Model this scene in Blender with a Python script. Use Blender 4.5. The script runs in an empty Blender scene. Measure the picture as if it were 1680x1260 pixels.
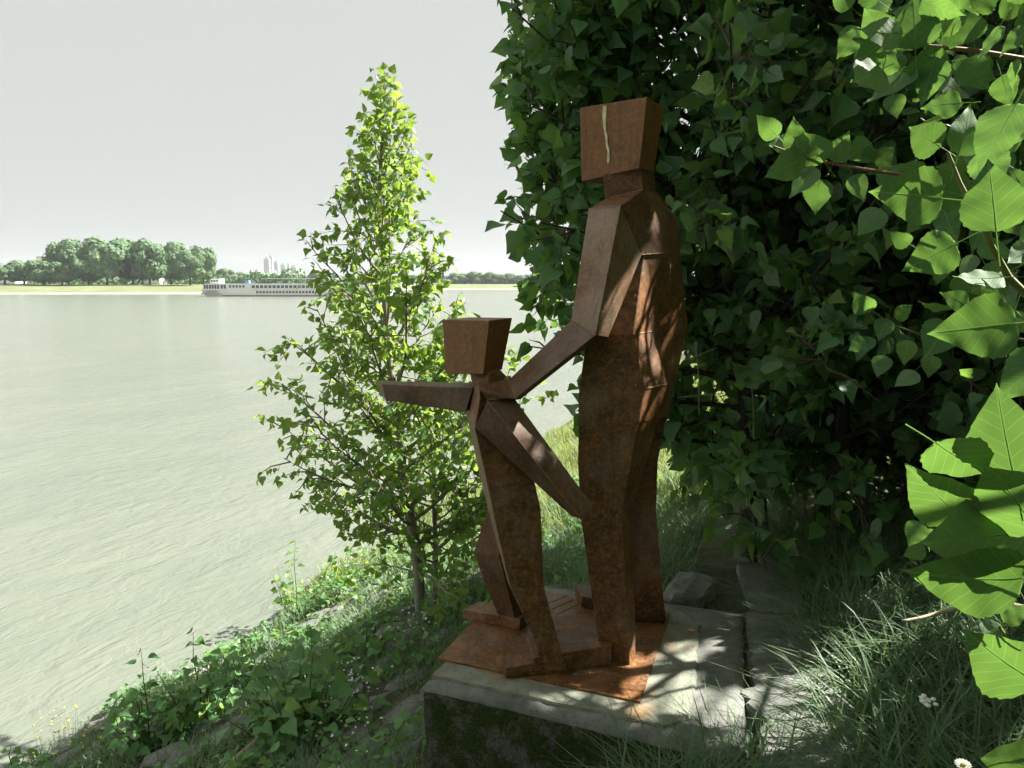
import bpy, bmesh, math, random
import numpy as np
from mathutils import Vector, Matrix

random.seed(7)
RNG = np.random.default_rng(7)
R = math.radians
SC = bpy.context.scene
COL = SC.collection

# ------------------------------------------------------------------ camera, sky, sun, exposure
CAM = Vector((0.0, 0.0, 1.6))
PITCH = R(7.2)
FPX = 1307.0                       # focal length in photo pixels (1680 wide)
cam = bpy.data.cameras.new("camera")
cam.sensor_width = 36.0
cam.lens = 36.0 * FPX / 1680.0
cam.clip_start = 0.05
cam.clip_end = 20000
cam_ob = bpy.data.objects.new("camera", cam)
cam_ob.location = CAM
cam_ob.rotation_euler = (math.pi / 2 - PITCH, 0, 0)
COL.objects.link(cam_ob)
SC.camera = cam_ob

SUN_DIR = Vector((0.70, 0.22, 0.68)).normalized()     # towards the sun
SUN_EL = math.asin(SUN_DIR.z)
SUN_AZ = math.atan2(SUN_DIR.x, SUN_DIR.y)

world = bpy.data.worlds.new("World")
SC.world = world
world.use_nodes = True
wt = world.node_tree
wt.nodes.clear()
sky = wt.nodes.new("ShaderNodeTexSky")
sky.sky_type = 'NISHITA'
sky.sun_disc = False
sky.sun_elevation = SUN_EL
sky.sun_rotation = SUN_AZ
sky.air_density = 1.0
sky.dust_density = 4.0
hs = wt.nodes.new("ShaderNodeHueSaturation")
hs.inputs["Saturation"].default_value = 0.22
mixw = wt.nodes.new("ShaderNodeMix")
mixw.data_type = 'RGBA'
mixw.inputs[0].default_value = 0.985                    # bright even veil of high cloud
mixw.inputs[7].default_value = (3.30, 3.43, 3.28, 1)
bg = wt.nodes.new("ShaderNodeBackground")
bg.inputs["Strength"].default_value = 0.05
wo = wt.nodes.new("ShaderNodeOutputWorld")
wt.links.new(sky.outputs[0], hs.inputs["Color"])
wt.links.new(hs.outputs[0], mixw.inputs[6])
wt.links.new(mixw.outputs[2], bg.inputs["Color"])
wt.links.new(bg.outputs[0], wo.inputs["Surface"])

sun = bpy.data.lights.new("sun", 'SUN')
sun.energy = 5.0
sun.angle = R(0.5)
sun.color = (1.0, 0.95, 0.86)
sun_ob = bpy.data.objects.new("sun", sun)
sun_ob.rotation_euler = SUN_DIR.to_track_quat('Z', 'Y').to_euler()
sun_ob.location = (20, 0, 30)
COL.objects.link(sun_ob)

SC.view_settings.view_transform = 'Standard'
SC.view_settings.look = 'None'
SC.view_settings.exposure = 2.0
SC.view_settings.gamma = 1.0
SC.render.engine = 'CYCLES'
SC.cycles.use_denoising = True
SC.cycles.max_bounces = 5
SC.cycles.use_adaptive_sampling = True
SC.cycles.adaptive_threshold = 0.03
SC.cycles.diffuse_bounces = 2
SC.cycles.transmission_bounces = 4
SC.cycles.volume_bounces = 0
SC.cycles.sample_clamp_indirect = 6.0

# ------------------------------------------------------------------ helpers
SP, CP = math.sin(PITCH), math.cos(PITCH)

def ray(px, py):
    u = (px - 840.0) / FPX
    v = -(py - 630.0) / FPX
    return Vector((u, CP + v * SP, -SP + v * CP))

def P(px, py, Y):
    d = ray(px, py)
    return CAM + d * (Y / d.y)

def Pz(px, py, z):
    d = ray(px, py)
    return CAM + d * ((z - CAM.z) / d.z)

def proj(p):
    q = p - CAM
    fwd = q.y * CP - q.z * SP
    up = q.y * SP + q.z * CP
    if fwd < 0.02:
        return (-9999, -9999, fwd)
    return (840 + FPX * q.x / fwd, 630 - FPX * up / fwd, fwd)

WATER_Z = -2.2
BN = Vector((-0.944, 0.33, 0))       # towards the river
BS = Vector((0.33, 0.944, 0))        # along the bank
PROFILE = [(-400, -0.02), (-1.2, -0.05), (-0.35, -0.10), (0.35, -0.42), (1.35, -0.62), (5.57, -2.2), (9.0, -3.6), (14.0, -4.2)]

def terrain(x, y):
    n = x * BN.x + y * BN.y
    s = x * BS.x + y * BS.y
    z = PROFILE[-1][1]
    for (a, za), (b, zb) in zip(PROFILE, PROFILE[1:]):
        if n <= b:
            z = za + (zb - za) * max(0, (n - a)) / (b - a)
            break
    amp = 0.05 if n > 0.5 else 0.02
    z += amp * (math.sin(x * 2.1 + 1.3 * y) + math.sin(1.7 * y - 2.9 * x + 1) * 0.7)
    return z

def ground(px, py):
    d = ray(px, py)
    t = 1.0
    while t < 400:
        p = CAM + d * t
        if p.z <= terrain(p.x, p.y):
            return Vector((p.x, p.y, terrain(p.x, p.y)))
        t += 0.02 if t < 30 else 0.2
    return Pz(px, py, 0)

def link(ob, parent=None):
    COL.objects.link(ob)
    if parent is not None:
        ob.parent = parent
    return ob

def new_obj(name, mesh, mat=None, parent=None, smooth=False):
    if mat is not None and len(mesh.materials) == 0:
        mesh.materials.append(mat)
    if smooth:
        mesh.polygons.foreach_set("use_smooth", [True] * len(mesh.polygons))
    ob = bpy.data.objects.new(name, mesh)
    return link(ob, parent)

def empty(name, loc=(0, 0, 0)):
    o = bpy.data.objects.new(name, None)
    o.empty_display_size = 0.1
    o.location = loc
    COL.objects.link(o)
    return o

def tag(o, label, cat=None, group=None, kind=None):
    o["label"] = label
    if cat:
        o["category"] = cat
    if group:
        o["group"] = group
    if kind:
        o["kind"] = kind
    return o

def pydata(name, verts, faces):
    me = bpy.data.meshes.new(name)
    me.from_pydata([tuple(v) for v in verts], [], faces)
    me.update()
    return me

def np_mesh(name, V, F):
    """V (n,3) float, F (m,k) int with constant k."""
    me = bpy.data.meshes.new(name)
    V = np.asarray(V, dtype=np.float32)
    F = np.asarray(F, dtype=np.int32)
    m, k = F.shape
    me.vertices.add(len(V))
    me.vertices.foreach_set("co", V.ravel())
    me.loops.add(m * k)
    me.loops.foreach_set("vertex_index", F.ravel())
    me.polygons.add(m)
    me.polygons.foreach_set("loop_start", np.arange(0, m * k, k, dtype=np.int32))
    me.polygons.foreach_set("loop_total", np.full(m, k, dtype=np.int32))
    me.update(calc_edges=True)
    return me

def bm_mesh(name, bm, bevel=0.0, segs=1):
    bmesh.ops.recalc_face_normals(bm, faces=bm.faces)
    if bevel > 0:
        es = [e for e in bm.edges if len(e.link_faces) == 2 and e.calc_face_angle(0) > 0.12]
        bmesh.ops.bevel(bm, geom=es, offset=bevel, segments=segs, affect='EDGES', clamp_overlap=True, profile=0.6)
    me = bpy.data.meshes.new(name)
    bm.to_mesh(me)
    bm.free()
    return me

def hull(pts, bevel=0.0, org=None):
    bm = bmesh.new()
    for p in pts:
        bm.verts.new(p if org is None else Vector(p) - org)
    bmesh.ops.convex_hull(bm, input=bm.verts)
    loose = [v for v in bm.verts if not v.link_faces]
    bmesh.ops.delete(bm, geom=loose, context='VERTS')
    bmesh.ops.dissolve_limit(bm, angle_limit=R(6), verts=bm.verts, edges=bm.edges)
    return bm_mesh("hull", bm, bevel)

def loft(rings, bevel=0.0):
    bm = bmesh.new()
    rr = [[bm.verts.new(p) for p in ring] for ring in rings]
    k = len(rr[0])
    for a, b in zip(rr, rr[1:]):
        for i in range(k):
            j = (i + 1) % k
            bm.faces.new((a[i], a[j], b[j], b[i]))
    bm.faces.new(rr[0])
    bm.faces.new(rr[-1][::-1])
    bmesh.ops.triangulate(bm, faces=[f for f in bm.faces if len(f.verts) > 3])
    bmesh.ops.dissolve_limit(bm, angle_limit=R(4), verts=bm.verts, edges=bm.edges)
    return bm_mesh("loft", bm, bevel)

def box_mesh(cx, cy, cz, sx, sy, sz, bevel=0.0):
    bm = bmesh.new()
    bmesh.ops.create_cube(bm, size=1.0)
    for v in bm.verts:
        v.co = Vector((v.co.x * sx + cx, v.co.y * sy + cy, v.co.z * sz + cz))
    return bm_mesh("box", bm, bevel)

class Tubes:
    """collects tapered tubes into one mesh"""
    def __init__(self):
        self.V = []
        self.F = []
    def add(self, pts, radii, k=5):
        base = len(self.V)
        n = len(pts)
        for i, p in enumerate(pts):
            p = Vector(p)
            t = (Vector(pts[min(i + 1, n - 1)]) - Vector(pts[max(i - 1, 0)]))
            if t.length < 1e-9:
                t = Vector((0, 0, 1))
            t.normalize()
            a = t.orthogonal().normalized() if i == 0 else (a - t * a.dot(t)).normalized()
            b = t.cross(a)
            for j in range(k):
                ang = 2 * math.pi * j / k
                self.V.append(p + (a * math.cos(ang) + b * math.sin(ang)) * radii[i])
        for i in range(n - 1):
            for j in range(k):
                j2 = (j + 1) % k
                self.F.append((base + i * k + j, base + i * k + j2, base + (i + 1) * k + j2, base + (i + 1) * k + j))
    def mesh(self, name):
        return pydata(name, self.V, self.F)

# ------------------------------------------------------------------ materials
def mat_new(name):
    m = bpy.data.materials.new(name)
    m.use_nodes = True
    nt = m.node_tree
    nt.nodes.clear()
    out = nt.nodes.new("ShaderNodeOutputMaterial")
    return m, nt, out

def N(nt, typ, **kw):
    n = nt.nodes.new(typ)
    for k, v in kw.items():
        if k.startswith("i_"):
            key = k[2:].replace("_", " ")
            n.inputs[key].default_value = v
        else:
            setattr(n, k, v)
    return n

def ramp(nt, fac, stops, interp='LINEAR'):
    r = nt.nodes.new("ShaderNodeValToRGB")
    r.color_ramp.interpolation = interp
    els = r.color_ramp.elements
    while len(els) < len(stops):
        els.new(0.5)
    for e, (p, c) in zip(els, stops):
        e.position = p
        e.color = (c[0], c[1], c[2], 1) if len(c) == 3 else c
    nt.links.new(fac, r.inputs[0])
    return r.outputs[0]

def mixc(nt, fac, a, b, blend='MIX'):
    m = nt.nodes.new("ShaderNodeMix")
    m.data_type = 'RGBA'
    m.blend_type = blend
    for sock, val in ((m.inputs[0], fac), (m.inputs[6], a), (m.inputs[7], b)):
        if isinstance(val, (int, float)):
            sock.default_value = val
        elif isinstance(val, tuple):
            sock.default_value = (*val, 1) if len(val) == 3 else val
        else:
            nt.links.new(val, sock)
    return m.outputs[2]

def noise(nt, vec, scale, detail=4, rough=0.6, dist=0.0):
    n = nt.nodes.new("ShaderNodeTexNoise")
    n.inputs["Scale"].default_value = scale
    n.inputs["Detail"].default_value = detail
    n.inputs["Roughness"].default_value = rough
    n.inputs["Distortion"].default_value = dist
    if vec is not None:
        nt.links.new(vec, n.inputs["Vector"])
    return n.outputs["Fac"]

def geo_pos(nt):
    return nt.nodes.new("ShaderNodeNewGeometry").outputs["Position"]

def mapped(nt, vec, scale=(1, 1, 1), rot=(0, 0, 0)):
    m = nt.nodes.new("ShaderNodeMapping")
    m.inputs["Scale"].default_value = scale
    m.inputs["Rotation"].default_value = rot
    nt.links.new(vec, m.inputs["Vector"])
    return m.outputs[0]

def bump(nt, height, strength, dist=0.01, prev=None):
    b = nt.nodes.new("ShaderNodeBump")
    b.inputs["Strength"].default_value = strength
    b.inputs["Distance"].default_value = dist
    nt.links.new(height, b.inputs["Height"])
    if prev is not None:
        nt.links.new(prev, b.inputs["Normal"])
    return b.outputs[0]

def principled(nt, out, color, rough=0.8, normal=None, spec=0.4, metallic=0.0):
    b = nt.nodes.new("ShaderNodeBsdfPrincipled")
    if isinstance(color, tuple):
        b.inputs["Base Color"].default_value = (*color, 1)
    else:
        nt.links.new(color, b.inputs["Base Color"])
    if isinstance(rough, (int, float)):
        b.inputs["Roughness"].default_value = rough
    else:
        nt.links.new(rough, b.inputs["Roughness"])
    b.inputs["Specular IOR Level"].default_value = spec
    b.inputs["Metallic"].default_value = metallic
    if normal is not None:
        nt.links.new(normal, b.inputs["Normal"])
    nt.links.new(b.outputs[0], out.inputs["Surface"])
    return b

def simple(name, color, rough=0.8, var=0.25, scale=6.0, spec=0.3):
    m, nt, out = mat_new(name)
    p = geo_pos(nt)
    n = noise(nt, p, scale, 5)
    dark = tuple(c * (1 - var) for c in color)
    light = tuple(min(1, c * (1 + var)) for c in color)
    principled(nt, out, ramp(nt, n, [(0.3, dark), (0.7, light)]), rough, None, spec)
    return m

def make_rust(name="weathering_steel", grey_lo=0.50, patch_lo=0.42):
    m, nt, out = mat_new(name)
    p = geo_pos(nt)
    big = noise(nt, p, 3.6, 5, 0.65, 0.3)
    mid = noise(nt, p, 48, 8, 0.82)
    fine = noise(nt, p, 260, 4, 0.8)
    patch = noise(nt, p, 9, 5, 0.6, 0.4)
    streak = noise(nt, mapped(nt, p, (30, 30, 1.6)), 1.0, 5, 0.6)
    base = ramp(nt, mid, [(0.34, (0.020, 0.010, 0.005)), (0.48, (0.105, 0.046, 0.016)), (0.60, (0.30, 0.128, 0.037)), (0.74, (0.58, 0.28, 0.085))])
    base = mixc(nt, ramp(nt, patch, [(patch_lo, (0, 0, 0)), (patch_lo + .26, (0.42, 0.42, 0.42))]), base, (0.40, 0.165, 0.04))
    grey = mixc(nt, ramp(nt, big, [(grey_lo, (0, 0, 0)), (grey_lo + .20, (0.6, 0.6, 0.6))]), base, (0.33, 0.255, 0.20))
    st = mixc(nt, ramp(nt, streak, [(0.52, (0, 0, 0)), (0.74, (0.45, 0.45, 0.45))]), grey, (0.075, 0.030, 0.013))
    pit = mixc(nt, ramp(nt, fine, [(0.38, (0.95, 0.95, 0.95)), (0.48, (0, 0, 0))]), st, (0.022, 0.010, 0.006))
    oi = nt.nodes.new("ShaderNodeObjectInfo")
    tint = ramp(nt, oi.outputs["Random"], [(0.0, (0.62, 0.60, 0.58)), (0.5, (0.86, 0.84, 0.80)), (1.0, (1.12, 1.10, 1.05))])
    pit = mixc(nt, 1.0, pit, tint, 'MULTIPLY')
    # a few bird splashes
    v = nt.nodes.new("ShaderNodeTexVoronoi")
    v.inputs["Scale"].default_value = 24
    nt.links.new(mapped(nt, p, (1, 1, 0.35)), v.inputs["Vector"])
    spot = ramp(nt, v.outputs["Distance"], [(0.06, (1, 1, 1)), (0.085, (0, 0, 0))])
    sel = ramp(nt, noise(nt, p, 4.2, 2), [(0.52, (0, 0, 0)), (0.58, (0.8, 0.8, 0.8))])
    mul = mixc(nt, 1.0, spot, sel, 'MULTIPLY')
    colr = mixc(nt, mul, pit, (0.55, 0.52, 0.46))
    bn = bump(nt, fine, 0.35, 0.002)
    bn = bump(nt, mid, 0.5, 0.006, bn)
    principled(nt, out, colr, ramp(nt, mid, [(0.3, (0.48,) * 3), (0.7, (0.66,) * 3)]), bn, 0.5)
    return m

def make_concrete(name, pale=False):
    m, nt, out = mat_new(name)
    p = geo_pos(nt)
    big = noise(nt, p, 2.6, 6, 0.65)
    mid = noise(nt, p, 14, 6, 0.7)
    fine = noise(nt, p, 120, 3, 0.7)
    if pale:
        c = ramp(nt, mid, [(0.25, (0.13, 0.14, 0.105)), (0.5, (0.225, 0.24, 0.19)), (0.8, (0.32, 0.33, 0.28))])
        c = mixc(nt, ramp(nt, noise(nt, p, 5, 4), [(0.52, (0, 0, 0)), (0.68, (0.8, 0.8, 0.8))]), c, (0.27, 0.15, 0.065))
    else:
        c = ramp(nt, mid, [(0.25, (0.09, 0.095, 0.085)), (0.5, (0.19, 0.195, 0.18)), (0.8, (0.29, 0.29, 0.26))])
        c = mixc(nt, ramp(nt, big, [(0.45, (0, 0, 0)), (0.65, (0.8, 0.8, 0.8))]), c, (0.10, 0.115, 0.095))
    c = mixc(nt, ramp(nt, fine, [(0.30, (0.8, 0.8, 0.8)), (0.42, (0, 0, 0))]), c, (0.05, 0.05, 0.045))
    bn = bump(nt, fine, 0.5, 0.004)
    bn = bump(nt, mid, 0.5, 0.012, bn)
    principled(nt, out, c, 0.92, bn, 0.25)
    return m

def make_moss_concrete():
    m, nt, out = mat_new("mossy_concrete")
    p = geo_pos(nt)
    mid = noise(nt, p, 11, 6, 0.7)
    fine = noise(nt, p, 90, 4, 0.7)
    c = ramp(nt, fine, [(0.3, (0.05, 0.05, 0.042)), (0.6, (0.15, 0.15, 0.13)), (0.8, (0.25, 0.25, 0.22))])
    moss = ramp(nt, fine, [(0.3, (0.012, 0.022, 0.006)), (0.7, (0.055, 0.085, 0.016))])
    c = mixc(nt, ramp(nt, mid, [(0.40, (0, 0, 0)), (0.52, (0.95, 0.95, 0.95))]), c, moss)
    bn = bump(nt, fine, 0.9, 0.01)
    bn = bump(nt, mid, 0.8, 0.03, bn)
    principled(nt, out, c, 0.95, bn, 0.2)
    return m

def make_leaf(name, dark, light, trans, tw=0.38, veins=False, rough=0.42, yellow=0.06):
    m, nt, out = mat_new(name)
    geo = nt.nodes.new("ShaderNodeNewGeometry")
    oi = nt.nodes.new("ShaderNodeObjectInfo")
    add = nt.nodes.new("ShaderNodeMath"); add.operation = 'ADD'
    nt.links.new(geo.outputs["Random Per Island"], add.inputs[0])
    nt.links.new(oi.outputs["Random"], add.inputs[1])
    fr = nt.nodes.new("ShaderNodeMath"); fr.operation = 'FRACT'
    nt.links.new(add.outputs[0], fr.inputs[0])
    rnd = fr.outputs[0]
    mid = tuple((a + b) / 2 for a, b in zip(dark, light))
    col = ramp(nt, rnd, [(0.0, dark), (0.45, mid), (0.9, light), (1.0 - yellow * 0.3, tuple(min(1, c * k) for c, k in zip(light, (1.8, 1.35, 0.8))))])
    p = geo.outputs["Position"]
    blot = noise(nt, p, 30, 3)
    col = mixc(nt, ramp(nt, blot, [(0.35, (0.35, 0.35, 0.35)), (0.6, (0, 0, 0))]), col, dark)
    # underside paler and greyer
    pale = mixc(nt, 0.45, col, (0.20, 0.26, 0.17))
    col = mixc(nt, geo.outputs["Backfacing"], col, pale)
    tcol = mixc(nt, rnd, trans, tuple(c * 0.75 for c in trans))
    nrm = None
    if veins:
        uv = nt.nodes.new("ShaderNodeUVMap")
        sep = nt.nodes.new("ShaderNodeSeparateXYZ")
        nt.links.new(uv.outputs[0], sep.inputs[0])
        av = nt.nodes.new("ShaderNodeMath"); av.operation = 'ABSOLUTE'
        nt.links.new(sep.outputs["Y"], av.inputs[0])
        # side veins run forward from the midrib: phase = x*k - |y|*k2
        m1 = nt.nodes.new("ShaderNodeMath"); m1.operation = 'MULTIPLY'; m1.inputs[1].default_value = 0.75
        nt.links.new(av.outputs[0], m1.inputs[0])
        sub = nt.nodes.new("ShaderNodeMath"); sub.operation = 'SUBTRACT'
        nt.links.new(sep.outputs["X"], sub.inputs[0]); nt.links.new(m1.outputs[0], sub.inputs[1])
        m2 = nt.nodes.new("ShaderNodeMath"); m2.operation = 'MULTIPLY'; m2.inputs[1].default_value = 6.5
        nt.links.new(sub.outputs[0], m2.inputs[0])
        pp = nt.nodes.new("ShaderNodeMath"); pp.operation = 'PINGPONG'; pp.inputs[1].default_value = 0.5
        nt.links.new(m2.outputs[0], pp.inputs[0])
        side = ramp(nt, pp.outputs[0], [(0.025, (0.75, 0.75, 0.75)), (0.075, (0, 0, 0))])
        midr = ramp(nt, av.outputs[0], [(0.012, (1, 1, 1)), (0.024, (0, 0, 0))])
        vm = mixc(nt, 1.0, side, midr, 'LIGHTEN')
        net = nt.nodes.new("ShaderNodeTexVoronoi")
        net.feature = 'DISTANCE_TO_EDGE'
        net.inputs["Scale"].default_value = 26
        nt.links.new(uv.outputs[0], net.inputs["Vector"])
        nm = ramp(nt, net.outputs["Distance"], [(0.0, (0.18, 0.18, 0.18)), (0.08, (0, 0, 0))])
        vm = mixc(nt, 1.0, vm, nm, 'LIGHTEN')
        vf = mixc(nt, 1.0, vm, (0.26, 0.26, 0.26), 'MULTIPLY')
        col = mixc(nt, vf, col, tuple(min(1, c * 2.1 + 0.05) for c in light))
        tcol = mixc(nt, vf, tcol, tuple(min(1, c * 1.9 + .05) for c in trans))
        nrm = bump(nt, vm, 0.35, 0.0015)
    b = principled(nt, out, col, rough, nrm, 0.32)
    tr = nt.nodes.new("ShaderNodeBsdfTranslucent")
    nt.links.new(tcol, tr.inputs["Color"])
    mx = nt.nodes.new("ShaderNodeMixShader")
    mx.inputs[0].default_value = tw
    nt.links.new(b.outputs[0], mx.inputs[1])
    nt.links.new(tr.outputs[0], mx.inputs[2])
    nt.links.new(mx.outputs[0], out.inputs["Surface"])
    return m

def make_bark(name, a, b):
    m, nt, out = mat_new(name)
    p = geo_pos(nt)
    n1 = noise(nt, mapped(nt, p, (30, 30, 6)), 1.0, 5, 0.7)
    c = ramp(nt, n1, [(0.3, a), (0.7, b)])
    principled(nt, out, c, 0.9, bump(nt, n1, 0.6, 0.008), 0.2)
    return m

def make_water():
    m, nt, out = mat_new("river_water")
    p = geo_pos(nt)
    # long ripples running with the current, roughly along the bank
    rp = mapped(nt, p, (1, 1, 1), (0, 0, R(-66)))
    w1 = noise(nt, mapped(nt, rp, (1.5, 3.4, 1)), 1.0, 4, 0.6, 0.8)
    w2 = noise(nt, mapped(nt, rp, (5.0, 10.0, 1)), 1.0, 4, 0.6, 0.8)
    w3 = noise(nt, mapped(nt, rp, (0.16, 0.42, 1)), 1.0, 4, 0.6, 1.0)
    bn = bump(nt, w1, 0.35, 0.15)
    bn = bump(nt, w2, 0.22, 0.05, bn)
    bn = bump(nt, w3, 0.12, 0.5, bn)
    c = ramp(nt, w3, [(0.35, (0.128, 0.150, 0.118)), (0.65, (0.150, 0.170, 0.134))])
    principled(nt, out, c, 0.2, bn, 0.5)
    return m

def make_ground(name, cols):
    m, nt, out = mat_new(name)
    p = geo_pos(nt)
    a = noise(nt, p, 1.6, 5, 0.7)
    b = noise(nt, p, 35, 4, 0.7)
    c = ramp(nt, a, [(0.3, cols[0]), (0.5, cols[1]), (0.7, cols[2])])
    c = mixc(nt, ramp(nt, b, [(0.35, (0.7, 0.7, 0.7)), (0.6, (0, 0, 0))]), c, tuple(x * 0.4 for x in cols[0]))
    principled(nt, out, c, 0.95, bump(nt, b, 0.8, 0.03), 0.15)
    return m

M = {}
M['rust'] = make_rust()
M['rust_grey_lit'] = make_rust("grey_patina_lit_steel", 0.40, 0.36)  # arms: grey patina, partly skylight painted into the colour
M['rust_orange_lit'] = make_rust("orange_rust_lit_steel", 0.58, 0.18)  # heads: orange rust, partly painted lighter to set lit planes apart
M['concrete'] = make_concrete("grey_concrete")
M['mortar'] = make_concrete("pale_mortar", True)
M['moss'] = make_moss_concrete()
M['leaf'] = make_leaf("poplar_leaf", (0.045, 0.115, 0.05), (0.155, 0.31, 0.13), (0.24, 0.44, 0.07))
M['leaf_young'] = make_leaf("young_poplar_leaf", (0.06, 0.145, 0.045), (0.15, 0.29, 0.09), (0.42, 0.60, 0.08), 0.45, yellow=0.2)
M['leaf_near'] = make_leaf("near_poplar_leaf", (0.075, 0.175, 0.065), (0.125, 0.265, 0.10), (0.16, 0.31, 0.05), 0.40, veins=True, rough=0.6)
M['leaf_weed'] = make_leaf("weed_leaf", (0.075, 0.19, 0.065), (0.16, 0.34, 0.12), (0.30, 0.46, 0.05), 0.35)
M['leaf_far'] = make_leaf("far_foliage", (0.04, 0.115, 0.042), (0.105, 0.23, 0.085), (0.16, 0.30, 0.07), 0.2, rough=0.8)
M['grass'] = make_leaf("grass_blade", (0.048, 0.125, 0.055), (0.125, 0.25, 0.115), (0.26, 0.42, 0.10), 0.3, rough=0.5)
M['grass_dry'] = make_leaf("bank_grass", (0.11, 0.18, 0.05), (0.27, 0.33, 0.11), (0.46, 0.54, 0.12), 0.36, rough=0.6)
M['bark'] = make_bark("poplar_bark", (0.07, 0.06, 0.05), (0.20, 0.185, 0.16))
M['bark_pale'] = make_bark("pale_young_bark", (0.16, 0.15, 0.12), (0.34, 0.32, 0.27))
M['bark_dark'] = make_bark("dark_bark", (0.035, 0.03, 0.022), (0.11, 0.095, 0.075))
M['rib'] = make_leaf("pale_leaf_rib", (0.22, 0.36, 0.12), (0.30, 0.42, 0.16), (0.42, 0.62, 0.16), 0.5)
M['twig'] = simple("green_twig", (0.14, 0.15, 0.05), 0.6)
M['twig_red'] = simple("reddish_twig", (0.23, 0.13, 0.06), 0.6)
M['deadwood'] = make_bark("bleached_deadwood", (0.20, 0.15, 0.10), (0.46, 0.40, 0.31))
M['water'] = make_water()
M['soil'] = make_ground("bank_soil", ((0.06, 0.065, 0.04), (0.10, 0.12, 0.06), (0.17, 0.17, 0.095)))
M['stone'] = make_concrete("revetment_stone")
M['white'] = simple("white_paint", (0.78, 0.78, 0.76), 0.4, 0.04)
M['glass'] = simple("dark_glass", (0.09, 0.105, 0.105), 0.15, 0.2, spec=0.6)
M['line'] = simple("dark_trim", (0.06, 0.065, 0.07), 0.5)
M['tower'] = simple("tower_facade", (0.46, 0.49, 0.50), 0.6, 0.06, 0.05)
M['tower_band'] = simple("tower_window_band", (0.20, 0.25, 0.28), 0.4, 0.1, 0.05)
M['bridge'] = simple("bridge_concrete", (0.52, 0.51, 0.49), 0.7, 0.08, 0.1)
M['petal'] = simple("white_petal", (0.75, 0.76, 0.72), 0.6, 0.08)
M['yellow'] = simple("yellow_petal", (0.62, 0.50, 0.04), 0.6, 0.1)
M['sand'] = simple("beach_sand", (0.34, 0.32, 0.26), 0.95, 0.15, 0.2)
M['far_grass'] = simple("meadow_grass", (0.15, 0.175, 0.085), 0.95, 0.2, 0.08)
M['paint'] = simple("streak_of_droppings", (0.68, 0.60, 0.40), 0.7, 0.3, 40)
M['roof'] = simple("red_roof", (0.30, 0.13, 0.09), 0.8)
M['blue'] = simple("blue_canvas", (0.12, 0.26, 0.52), 0.7)
M['orange'] = simple("orange_paint", (0.6, 0.2, 0.05), 0.6)

# ------------------------------------------------------------------ setting: river, far shore, bank
def build_river():
    xs = [-6000, -1500, -400, -120, -60, -30, -15, -8, -4, -1, 3, 10, 40, 150, 800, 6000]
    ys = [-500, -60, -10, 0, 4, 8, 14, 25, 50, 120, 300, 1000, 8000]
    V = [(x, y, WATER_Z) for y in ys for x in xs]
    w = len(xs)
    F = [(j * w + i, j * w + i + 1, (j + 1) * w + i + 1, (j + 1) * w + i) for j in range(len(ys) - 1) for i in range(w - 1)]
    o = new_obj("river", pydata("river", V, F), M['water'])
    tag(o, "wide pale green river with small ripples", None, None, "structure")

def build_bank():
    # fine grid near the camera in (n, s), coarser away
    ns = [-400, -120, -40, -15, -8, -5] + list(np.arange(-4, 7.01, 0.2)) + [8, 9, 11, 14]
    ss = [-120, -40, -15, -6] + list(np.arange(-3, 14.01, 0.25)) + [15, 17, 19, 22, 26, 32, 40, 55, 80, 120, 180]
    V, F = [], []
    for s in ss:
        for n in ns:
            x = BN.x * n + BS.x * s
            y = BN.y * n + BS.y * s
            V.append((x, y, terrain(x, y)))
    w = len(ns)
    for j in range(len(ss) - 1):
        for i in range(w - 1):
            F.append((j * w + i, (j + 1) * w + i, (j + 1) * w + i + 1, j * w + i + 1))
    o = new_obj("riverbank", pydata("riverbank", V, F), M['soil'], smooth=True)
    tag(o, "sloping grassy river bank with pitched stones", None, None, "structure")
    return o

def build_far_shore():
    # shoreline (x, y) at the water, then rising ground behind it
    line = [(-6000, 270), (-600, 268), (-260, 272), (-170, 274), (-110, 282), (-88, 300), (-78, 345), (-85, 430), (-60, 470), (20, 452), (120, 448), (400, 450), (2500, 460), (6000, 500)]
    offs = [(-1.5, -4), (0, 0.05), (7, 0.6), (22, 2.4), (45, 3.3), (400, 4.0), (5000, 6.0)]
    V, F = [], []
    for dy, dz in offs:
        for x, y in line:
            V.append((x, y + dy, WATER_Z + dz))
    w = len(line)
    for j in range(len(offs) - 1):
        for i in range(w - 1):
            F.append((j * w + i, j * w + i + 1, (j + 1) * w + i + 1, (j + 1) * w + i))
    me = pydata("far_shore", V, F)
    me.materials.append(M['far_grass'])
    me.materials.append(M['sand'])
    for k, poly in enumerate(me.polygons):
        poly.material_index = 1 if k < 2 * (w - 1) else 0
    o = new_obj("far_shore", me, smooth=True)
    tag(o, "low far shore with a sandy beach and meadow", None, None, "structure")

build_river()
BANK = build_bank()
build_far_shore()

# ------------------------------------------------------------------ plinth, paving
def jag_poly(pts, step=0.05, amp=0.01, edges=None, seed=1):
    rr = random.Random(seed)
    out = []
    n = len(pts)
    for i in range(n):
        a, b = Vector(pts[i]), Vector(pts[(i + 1) % n])
        am = amp if edges is None else edges[i]
        L = (b - a).length
        k = max(1, int(L / step))
        nrm = Vector((-(b - a).y, (b - a).x)).normalized()
        drift = 0
        for j in range(k):
            t = j / k
            drift = drift * 0.8 + rr.uniform(-am, am)
            out.append(a.lerp(b, t) + nrm * (drift if 0 < j else 0))
    return out

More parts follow.
